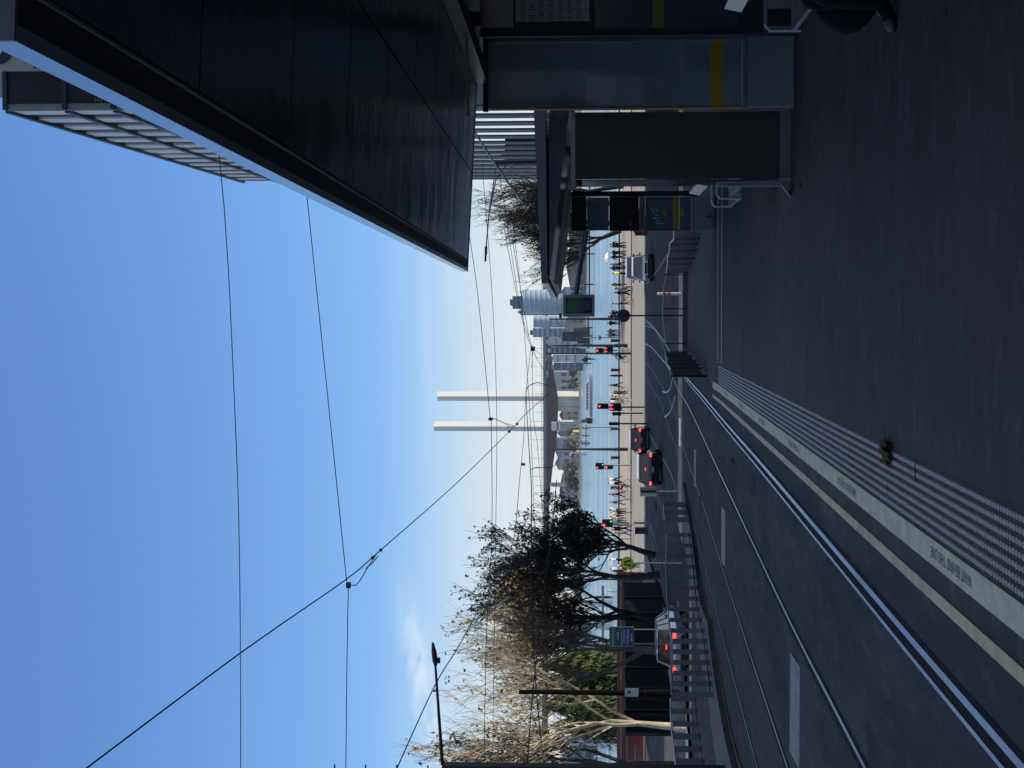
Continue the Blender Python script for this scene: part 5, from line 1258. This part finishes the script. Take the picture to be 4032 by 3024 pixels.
mb = MB(); mb.box((31, 96, (zt + EYE + 40) / 2), (30, 21, EYE + 40 - zt)); mb.build('shade_block', M_conc, t)  # added mass hidden behind the facade, shades the ground at far left
# end wall facing the stop
mb = MB()
for k in range(26): mb.box((9.75 + k * .054, 61.93, (EYE + 8 + zt) / 2), (.024, .05, zt - EYE - 8.2))
mb.box((10.42, 62.02, (EYE + 8 + zt) / 2), (1.45, .12, zt - EYE - 8)); mb.build('ribbed_end_wall', M_dkcl, t)
mb = MB(); mb.box((9.60, 62.02, (EYE + 5 + zt) / 2), (.30, .14, zt - EYE - 5.3)); mb.build('corner_panel', mat('corner_grey', (.24, .24, .23), .7), t)
for z in (22.35, 20.2, 25.0):
    mb = MB(); mb.box((10.45, 61.86, EYE + z - .1), (1.95, .1, .2)); mb.build('floor_band', M_dark, t)
mb = MB(); mb.box((13.1, 61.9, (EYE + 10 + zt + 4) / 2), (3.9, .2, zt - EYE - 6)); mb.build('cream_end_wall', mat('cream_render', (.36, .35, .32), .8, var=.05), t)
c = P(-8, 195, 61.7); mb = MB(); mb.cyl((c.x, 61.77, c.z), .62, .04, 30, 'y'); mb.build('round_emblem', M_black, t)
mb = MB(); mb.cyl((c.x + .02, 61.73, c.z + .05), .24, .02, 20, 'y'); mb.build('emblem_centre', M_lp, t)
mb = MB(); c2 = P(150, 250, 61.7); mb.prism([(0, 0), (.3, .1), (.42, .5), (.2, .55), (.05, .25)], 61.75, 61.79, M=lambda p, q, s: (c2.x - .2 + q, s, c2.z + .25 - p)); mb.build('wall_letter', M_black, t)
c = P(385, 393, 61.8)
for k in range(3):
    mb = MB(); mb.box((c.x, 61.88, c.z + .12 - k * .12), (.14, .04, .04)); mb.build('vent_slot', M_gbase, t)
t = thing('office_block', 'tall block alongside the tram stop, out of view, shading the street', 'building', (14, 20, road_z(20)), None)
mb = MB(); mb.box((26, 17.1, 16), (22, 79, 37)); mb.build('wall', M_conc, t)
for fl in range(7):
    mb = MB(); mb.box((14.96, 17.1, 6.5 + fl * 3.9), (.1, 76, 2.0)); mb.build('window_band', M_cglass, t)
t = thing('archway', 'black drum shaped entrance with pale curved rim under the slatted facade', 'entrance', (12, 103, road_z(103)))
c = P(2062, 640, 104); a_ = P(1990, 640, 104); b_ = P(2140, 640, 104)
mb = MB(); mb.box((P(2060, 585, 104).x - .2, 104, (a_.z + road_z(104)) / 2), (1.9, 1.2, a_.z - road_z(104))); mb.build('wall', M_black, t)
mb = MB(); mb.tube([(c.x - .55 + .75 * math.sin(q * PI / 20), 103.3, a_.z - .8 - .0 + 2.6 * math.cos(q * PI / 20) - 2.2) for q in range(-10, 11)], .07, 6); mb.build('rim', M_gbase, t)
# lower drop to the right of the pillar: bent slat screen wall under the far roof
# ------------------------------------------------------------------ the harbour: bridge
DB = 1363.0
M_ct = mat('tower_concrete', (.64, .61, .55), .8, var=.06, scale=.12, stretch=(1, 1, .12)); M_deck = mat('deck_red_brown', (.10, .055, .06), .8, var=.12, scale=.02); M_dtop = mat('deck_edge_grey', (.17, .18, .19), .8, var=.1, scale=.05)
t = thing('bridge', 'long concrete bridge with two square towers across the far harbour', 'bridge', (P(2285, 1678, DB).x, DB, 0))
for (Yc, Xt, y, sd_) in ((1678, 1709.5, DB, 6.55), (1560, 1723, DB + 32, 6.55)):
    p = P(Xt, Yc, y); mb = MB(); mb.box((p.x, y, (p.z - 2) / 2), (sd_, sd_, p.z + 2), rad(46)); mb.build('tower', M_ct, t)
top_px = [(2120, 200), (2133, 700), (2138, 1100), (2139, 1500), (2140, 1900), (2137, 2600), (2130, 3100)]
bot_px = [(2150, 200), (2158, 700), (2156, 1180), (2157, 1250), (2171, 1400), (2184, 1500), (2196, 1560), (2197, 1600), (2196, 1678), (2190, 1750), (2176, 1840), (2166, 1930), (2159, 2050), (2158, 2600), (2155, 3100)]
def interp(L, Y):
    for (a, ya), (b, yb) in zip(L[:-1], L[1:]):
        if ya <= Y <= yb: return a + (b - a) * (Y - ya) / (yb - ya)
    return L[-1][0]
Ys = sorted(set([y for _, y in top_px] + [y for _, y in bot_px]))
tp = [P(interp(top_px, Y) + 0, Y, DB - 6) for Y in Ys]; ed = [P(interp(top_px, Y) + 12, Y, DB - 6) for Y in Ys]; bt = [P(interp(bot_px, Y), Y, DB - 6) for Y in Ys]
n = len(Ys)
mb = MB(); bk = Vector((0, 13, 0)); mb.add(ed + bt + [q + bk for q in ed] + [q + bk for q in bt], [(i, i + 1, n + i + 1, n + i) for i in range(n - 1)] + [(2 * n + i + 1, 2 * n + i, 3 * n + i, 3 * n + i + 1) for i in range(n - 1)] + [(n + i, n + i + 1, 3 * n + i + 1, 3 * n + i) for i in range(n - 1)]); mb.build('girder', M_deck, t)
mb = MB(); o_ = Vector((0, -1.5, 0)); mb.add([q + o_ for q in tp] + [q + o_ for q in ed] + [q + bk for q in tp] + [q + bk for q in ed], [(i, i + 1, n + i + 1, n + i) for i in range(n - 1)] + [(i + 1, i, 2 * n + i, 2 * n + i + 1) for i in range(n - 1)] + [(n + i, n + i + 1, 3 * n + i + 1, 3 * n + i) for i in range(n - 1)]); mb.build('deck_edge', M_dtop, t)
rn = random.Random(2)
for k in range(26):
    Y = 1120 + k * 36; X = interp(top_px, Y); a = P(X, Y, DB - 5); h = 12 if k % 2 else 8
    mb = MB(); mb.box((a.x, DB - 5, a.z + h / 2), (.28, .28, h)); mb.build('lamp_post', M_steel, t)
mb = MB()
for k in range(90):
    Y = 1120 + k * 10; X = interp(top_px, Y); a = P(X, Y, DB - 7); mb.box((a.x, DB - 7, a.z + .8), (.5, .2, 1.6))
for k in range(89):
    Y = 1120 + k * 10; a = P(interp(top_px, Y), Y, DB - 7); b = P(interp(top_px, Y + 10), Y + 10, DB - 7); mb.tube([a + Vector((0, 0, 1.7)), b + Vector((0, 0, 1.7))], .16, 4)
mb.build('railing', M_steel, t)
for (Y0, Y1, Xa) in ((1580, 1601, 2190), (1603, 1618, 2190), (1900, 1916, 2170), (1330, 1344, 2160)):
    a = P(Xa, (Y0 + Y1) / 2, DB + 4); wd = (Y1 - Y0) / FPX * DB; mb = MB(); mb.box((a.x, DB + 4, a.z / 2 - 1), (wd, 6, a.z + 2), rad(8)); mb.build('pier', M_ct, t)
# cap frame on the nearer tower
a = P(2190, 1678, DB - 11); mb = MB(); mb.box((a.x, DB - 11, a.z + 2), (8, 4, 5)); mb.box((a.x + 1, DB - 11.2, a.z - 3), (10, 4, 1.2)); mb.build('pier_head', M_ct, t)
for k in range(6):
    q = P(2214 + k * 9, 1668, DB - 11); q2 = P(2214 + k * 9 + 9, 1686, DB - 11); mb = MB(); mb.tube([q, P(2219 + k * 9, 1686, DB - 11), P(2223 + k * 9, 1668, DB - 11)], .4, 4); mb.build('lattice', M_steel, t)

# glass apartment towers, right of the bridge
M_gl1 = mat('hazy_glass_tower', (.26, .34, .40), .35, .1, var=.12, scale=.03); M_gl2 = mat('pale_tower_concrete', (.44, .48, .48), .7, var=.06, scale=.05); M_gl3 = mat('slate_tower', (.10, .13, .17), .5, .1, var=.1, scale=.04)
def tower(label, X0, Y0, Y1, y, body, slab, round_=False, box=None, depth=None, fl=3.2, name='apartment_tower'):
    a = P(X0, Y1, y); b = P(X0, Y0, y); W = abs(b.x - a.x); xc = (a.x + b.x) / 2; D = depth or W
    t = thing(name, label, 'tower block', (xc, y, 0), 'buildings across the harbour')
    if round_:
        mb = MB(); mb.cyl((xc, y + W / 2, a.z / 2 - 1), W / 2, a.z + 2, 28); mb.build('wall', body, t)
        mb = MB(); z = 6
        while z < a.z: mb.cyl((xc, y + W / 2, z), W / 2 + .35, .5, 28); z += fl
        mb.build('balcony_slabs', slab, t)
    else:
        mb = MB(); mb.box((xc, y + D / 2, a.z / 2 - 1), (W, D, a.z + 2)); mb.build('wall', body, t)
        mb = MB(); z = 6
        while z < a.z - 1: mb.box((xc, y - .2, z), (W * .86, .5, .6)); z += fl
        mb.build('balcony_slabs', slab, t)
        mb = MB(); mb.box((xc, y + D / 2, a.z + .6), (W * .5, D * .5, 2.4)); mb.build('roof_plant', slab, t)
tower('pale round glass tower nearest the canopy across the water', 2056, 1140, 1236, 900, M_gl1, M_gl2, True)
tower('dark grey block rising behind the round glass tower', 2018, 1166, 1216, 960, M_gl3, M_gl3)
tower('slate slab tower left of the round glass tower', 2050, 1217, 1241, 930, M_gl3, M_gl1)
tower('lower round tower with pale roof left of the slate slab', 2100, 1243, 1290, 880, M_gl1, M_gl2, True)
tower('square tower with dark roof left of the lower round tower', 2098, 1292, 1328, 900, M_gl2, M_gl3)
tower('pale low tower under the bridge deck with dark cube roof', 2160, 1328, 1362, 860, M_gl2, M_gl1, False, fl=4)
tower('slate mid-rise block under the bridge deck', 2168, 1365, 1395, 880, M_gl3, M_gl2)
tower('white barred building under the deck right of the second pole', 2176, 1396, 1426, 1000, mat('white_render', (.55, .56, .56), .7), M_gl3, fl=6)
tower('blue grey low building under the bridge deck', 2180, 1428, 1460, 1050, M_gl3, M_gl1, fl=5)
# low buildings along the far shore
def shed(label, X0, Y0, Y1, y, col, roof=None, Xb=2290, ribs=True):
    a = P(X0, Y1, y); b = P(X0, Y0, y); W = abs(b.x - a.x); xc = (a.x + b.x) / 2; D = 25
    t = thing('warehouse', label, 'warehouse', (xc, y, 1), 'low buildings on the far shore')
    mb = MB(); mb.box((xc, y + D / 2, a.z / 2), (W, D, a.z)); mb.build('wall', mat('wall_' + label.split()[0] + str(X0), col, .75, var=.08, scale=.05), t)
    mb = MB(); mb.prism([(-W / 2 - .4, 0), (W / 2 + .4, 0), (W / 2 * .1, a.z * .12 + 1), (-W / 2 * .1, a.z * .12 + 1)], y - .4, y + D, M=lambda p, q, s: (xc + p, s, a.z + q)); mb.build('roof', mat('roof_' + str(X0), roof or (.25, .26, .27), .7), t)
    if ribs:
        k = max(2, int(W / 6))
        for i in range(k):
            for zf, zh in ((.28, .2), (.62, .2)):
                mb = MB(); mb.box((xc - W / 2 + W * (i + .5) / k, y - .08, a.z * zf), (W / k * .45, .2, a.z * zh)); mb.build('window', M_gl3, t)
for a_ in (('white wide warehouse wall behind the street lamp arm', 2180, 1462, 1540, 1480, (.50, .49, .48), (.4, .4, .4)),
        ('cream warehouse left of the far tower foot', 2215, 1618, 1655, 1450, (.45, .42, .36), (.16, .07, .07)),
        ('grey shed left of the lattice pier', 2208, 1690, 1720, 1440, (.30, .30, .30)),
        ('yellow stacked containers left of the towers', 2258, 1700, 1735, 1330, (.50, .38, .15), (.45, .4, .3)),
        ('pale long shed under the deck left of the towers', 2196, 1722, 1800, 1500, (.46, .47, .47)),
        ('salmon brick block beside the yellow containers', 2236, 1722, 1742, 1345, (.40, .22, .18)),
        ('brick red shed near the tall middle pole', 2252, 1785, 1808, 1335, (.42, .09, .07), (.3, .3, .3)),
        ('cream shed beneath the brick red shed', 2268, 1780, 1840, 1325, (.42, .38, .30)),
        ('white flat roofed building right of the dark tree', 2200, 1800, 1850, 1500, (.50, .50, .49)),
        ('grey white terminal seen through the tree crown', 2215, 1870, 2000, 1500, (.42, .43, .43)),
        ('cream terminal behind the dark tree foliage', 2222, 2060, 2120, 1350, (.48, .45, .37)),
        ('white office behind the dark tree foliage', 2240, 2130, 2200, 1350, (.52, .52, .5)),
        ('tan terrace row below the glass towers', 2240, 1240, 1325, 850, (.34, .28, .22), (.2, .14, .12)),
        ('white balconied block below the glass towers', 2226, 1130, 1165, 820, (.50, .51, .5)),
        ('brick terrace row behind the bare right crowns', 2245, 960, 1130, 800, (.30, .22, .18), (.17, .13, .12)),
        ('mixed brown terrace at far right of the water', 2248, 760, 955, 780, (.26, .2, .17), (.15, .12, .12)),
        ('white modern house on the quay left of the display', 2243, 1330, 1368, 830, (.5, .5, .48)),
        ('white low hall on the far shore in the middle', 2262, 1385, 1402, 1300, (.5, .5, .5)),
        ('white apartment block behind the twigs at far left', 2205, 2855, 2935, 430, (.50, .50, .49), (.3, .3, .3)),
        ('grey glass block at far left behind the branches', 2230, 2940, 3100, 440, (.34, .38, .42), (.3, .3, .3)),
        ('pale block between the evergreens at far left', 2222, 2700, 2790, 520, (.40, .42, .44), (.3, .3, .3)),
        ('pale waterside block left of the dark trees', 2236, 2420, 2600, 600, (.42, .43, .44), (.3, .3, .3))):
    shed(*a_)
# clumps of far trees
def clump(label, X0, Y0, Y1, y, seed, zb=1.0, col=0, dens=1.0):
    rn = random.Random(seed); a = P(X0, Y1, y); b = P(X0, Y0, y); W = abs(b.x - a.x); H = a.z - zb; xc = (a.x + b.x) / 2
    t = thing('tree', label, 'tree', (xc, y, zb), 'trees on the far shore')
    mb = MB(); mb.tube([(xc, y, zb - 1), (xc + W * .02, y, zb + H * .5)], [W * .03, W * .015], 6); mb.build('trunk', B_dark, t)
    mb = MB(); blobs = [(xc + rn.uniform(-.42, .42) * W, y + rn.uniform(-.2, .2) * W, zb + H * rn.uniform(.15, .78), rn.uniform(.14, .26)) for _ in range(16)]
    for i in range(int(2200 * dens)):
        c = rn.choice(blobs); v = Vector((rn.gauss(0, 1), rn.gauss(0, 1), rn.gauss(0, 1))).normalized() * rn.uniform(.6, 1)
        p = Vector((c[0] + v.x * c[3] * W * .9, c[1] + v.y * c[3] * W, c[2] + v.z * min(c[3] * W, H * .26))); s = W * rn.uniform(.018, .04)
        u = Vector((rn.gauss(0, 1), rn.gauss(0, 1), rn.gauss(0, 1))).normalized(); w_ = u.orthogonal().normalized() * s; u = u * s * 1.4
        mb.add([p - u, p - w_, p + u, p + w_], [(0, 1, 2, 3)], rn.randrange(2))
    mb.build('crown', (L_far[col], L_far[col + 1]), t)
L_far = (mat('far_leaf_dark', (.045, .052, .04), .9), mat('far_leaf_mid', (.08, .085, .06), .9), mat('far_leaf_brown', (.12, .10, .07), .9))
for k, a_ in enumerate((('dark far tree mass right of the far tower', 2222, 1490, 1530, 1325, 1), ('dark far tree mass in front of the white wide warehouse', 2218, 1458, 1488, 1325, 2), ('brown far trees under the white wide warehouse', 2238, 1440, 1470, 1320, 3),
        ('far trees left of the lattice pier', 2216, 1690, 1715, 1335, 4), ('grey green far trees by the salmon block', 2214, 1738, 1775, 1335, 5), ('largest far tree clump left of the tall middle pole', 2204, 1806, 1872, 1330, 6), ('far tree clump reaching behind the dark tree', 2212, 1865, 1930, 1330, 7),
        ('dark waterside tree mass right of the display', 2226, 1352, 1375, 840, 8), ('far trees among the terrace roofs at right', 2234, 1060, 1120, 810, 9), ('far trees at right above the pontoon', 2240, 980, 1040, 790, 10),
        ('dark clump on the shore at far right', 2236, 880, 960, 780, 11), ('brown clump on the shore at far right edge', 2238, 800, 870, 770, 12), ('far clump behind the left trees', 2216, 2230, 2330, 900, 13), ('far clump behind the evergreens', 2220, 2340, 2450, 900, 14))):
    clump(a_[0], a_[1], a_[2], a_[3], a_[4], a_[5], col=k % 2)

# ------------------------------------------------------------------ boats and pontoons
M_hull = mat('white_hull', (.6, .6, .6), .35, var=.04); M_bwin = mat('boat_window', (.03, .04, .05), .2); M_navy = mat('navy_hull', (.012, .015, .025), .4)
def boat(label, X, Y0, Y1, y, h, hull, cab=None, mast=0, cabh=.5):
    a = P(X, Y1, y); b = P(X, Y0, y); L = abs(b.x - a.x); xc = (a.x + b.x) / 2
    t = thing('boat', label, 'boat', (xc, y, 0), 'boats in the harbour')
    B = min(L * .3, 5); mb = MB(); st = []
    for i in range(9):
        f = i / 8; w_ = B / 2 * (1 - max(0, (f - .55) / .45) ** 2); st.append((xc - L / 2 + L * f, w_, h * (.85 + .3 * f * f)))
    vs = []
    for x, w_, hh in st: vs += [(x, y - w_ * .6, -.3), (x, y - w_, hh), (x, y + w_, hh), (x, y + w_ * .6, -.3)]
    mb.add(vs, [(i * 4 + j, (i + 1) * 4 + j, (i + 1) * 4 + (j + 1) % 4, i * 4 + (j + 1) % 4) for i in range(8) for j in range(4)] + [(0, 1, 2, 3)]); mb.build('hull', hull, t)
    if cab is not None:
        mb = MB(); mb.prism([(-L * .38, 0), (L * .28, 0), (L * .2, h * cabh), (-L * .36, h * cabh)], -B * .36, B * .36, M=lambda p, q, s: (xc + p, y + s, h * .9 + q)); mb.build('cabin', cab, t)
        mb = MB(); k = max(3, int(L / 2.2))
        for i in range(k): mb.box((xc - L * .34 + L * .56 * (i + .5) / k, y - B * .365, h * .9 + h * cabh * .55), (L * .56 / k * .7, .06, h * cabh * .4))
        mb.build('windows', M_bwin, t)
    if mast:
        mb = MB(); mb.tube([(xc, y, h), (xc, y, mast)], .09, 5); mb.tube([(xc, y, h + 1.2), (xc - L * .4, y, h + 1.3)], .07, 4); mb.build('mast', M_steel, t)
boat('long white ferry lying low on the water between the signals', 2322, 1455, 1640, 560, 1.2, M_hull, M_hull, cabh=1.2)
boat('dark working boat just left of the white ferry', 2322, 1645, 1668, 555, 2.4, M_navy, M_conc, cabh=1.0)
boat('dark moored ship by the quay left of the display', 2262, 1290, 1352, 640, 6.5, M_navy, M_navy, cabh=1.0)
boat('white cruiser bow beside the dark moored ship', 2262, 1352, 1372, 640, 5.2, M_hull, M_hull, cabh=.8)
boat('small white motor boat left of the nearer tower', 2300, 1738, 1755, 700, 3.2, M_hull, M_hull, cabh=.9)
boat('white yacht by the tall middle pole', 2288, 1775, 1795, 800, 3.0, M_hull, M_hull, 14)
boat('pair of moored white boats left of the towers', 2305, 1730, 1745, 690, 2.6, M_hull, M_hull, cabh=.8)
boat('small white boat on the water at far left', 2372, 2975, 2988, 330, 1.4, M_hull, M_hull, cabh=.9)
boat('white yacht with mast behind the evergreens', 2335, 2640, 2680, 300, 2.0, M_hull, M_hull, 15)
boat('white yacht with mast right of the evergreens', 2335, 2560, 2600, 310, 1.9, M_hull, M_hull, 14)
boat('white yacht behind the brown fence near the direction sign', 2340, 2440, 2480, 300, 2.1, M_hull, M_hull, 13)
boat('white motor cruiser behind the brown fence under the tree', 2335, 2350, 2390, 310, 2.6, M_hull, M_hull, cabh=.9)
boat('white catamaran left of the evergreens', 2345, 2720, 2770, 290, 2.2, M_hull, M_hull, cabh=.9)
def pier(label, X, Y0, Y1, y, m_, piles=8):
    a = P(X, Y1, y); b = P(X, Y0, y); L = abs(b.x - a.x); xc = (a.x + b.x) / 2
    t = thing('pontoon', label, 'pontoon', (xc, y, 0), 'pontoons and piers in the harbour')
    mb = MB(); mb.box((xc, y, 1.5), (L, 3, .5)); mb.build('deck', m_, t)
    piles = max(3, piles // 2)
    for k in range(piles): mb = MB(); mb.cyl((xc - L / 2 + L * (k + .5) / piles, y - 1.2, 1.4), .25, 4.2, 8); mb.build('pile', M_dark, t)
pier('dark pier in front of the right hand terraces', 2300, 700, 1180, 520, mat('pier_timber', (.06, .05, .045), .8))
pier('dark pier reaching the moored ship', 2310, 1240, 1372, 560, mat('pier_timber', (.06, .05, .045), .8))
pier('pale pontoon left of the white ferry', 2312, 1670, 1760, 650, M_conc, 6)
pier('pale pontoon right of the white ferry', 2305, 1380, 1440, 600, M_conc, 5)
pier('low marina pontoon behind the left trees', 2350, 2300, 2860, 285, M_conc, 12)
t = thing('mooring_buoy', 'black ball buoy on the water near the stacked signals', 'buoy', tuple(P(2303, 1415, 500)))
p = P(2303, 1415, 500); mb = MB(); mb.ball(p, 1.1, 12, 8); mb.build('float', M_black, t); mb = MB(); mb.cyl((p.x, p.y, p.z / 2), .2, p.z, 8); mb.build('stem', M_dark, t)

# terrace added behind the viewpoint, turned sunward to brighten the glass reflections
t = thing('added_terrace', 'cream terrace block added behind the viewpoint, seen only in reflections', 'building', (12, -52, road_z(-52)))
mb = MB(); mb.box((14, -54, EYE + 5), (22, 12, 26), rad(38)); mb.build('wall', mat('cream_terrace', (.42, .36, .26), .8), t)
for fl in range(4):
    for k in range(6):
        q = Matrix.Rotation(rad(38), 3, 'Z') @ Vector((-8.8 + k * 3.5, 6.05, 0)); mb = MB(); mb.box((14 + q.x, -54 + q.y, EYE - 2 + fl * 4.4), (1.7, .1, 2.2), rad(38)); mb.build('window', M_cglass, t)
mb = MB(); mb.box((-16, -60, EYE + 4), (26, 10, 24)); 
tag(mb.build('brick_block', mat('dark_brick_block', (.12, .07, .05), .85)), 'dark brick block behind the viewpoint across the street', 'building')
# thin coastal haze
mb = MB(); mb.box((0, 1990, 84), (5400, 4220, 176))
hm = bpy.data.materials.new('haze'); hm.use_nodes = True; ht = hm.node_tree; ht.nodes.clear()
ho = ht.nodes.new('ShaderNodeOutputMaterial'); hv = ht.nodes.new('ShaderNodeVolumePrincipled'); hv.inputs['Density'].default_value = .00005; hv.inputs['Color'].default_value = (.86, .93, 1, 1); hv.inputs['Anisotropy'].default_value = .3
ht.links.new(hv.outputs[0], ho.inputs['Volume'])
mb.build('haze', hm, kind='stuff')
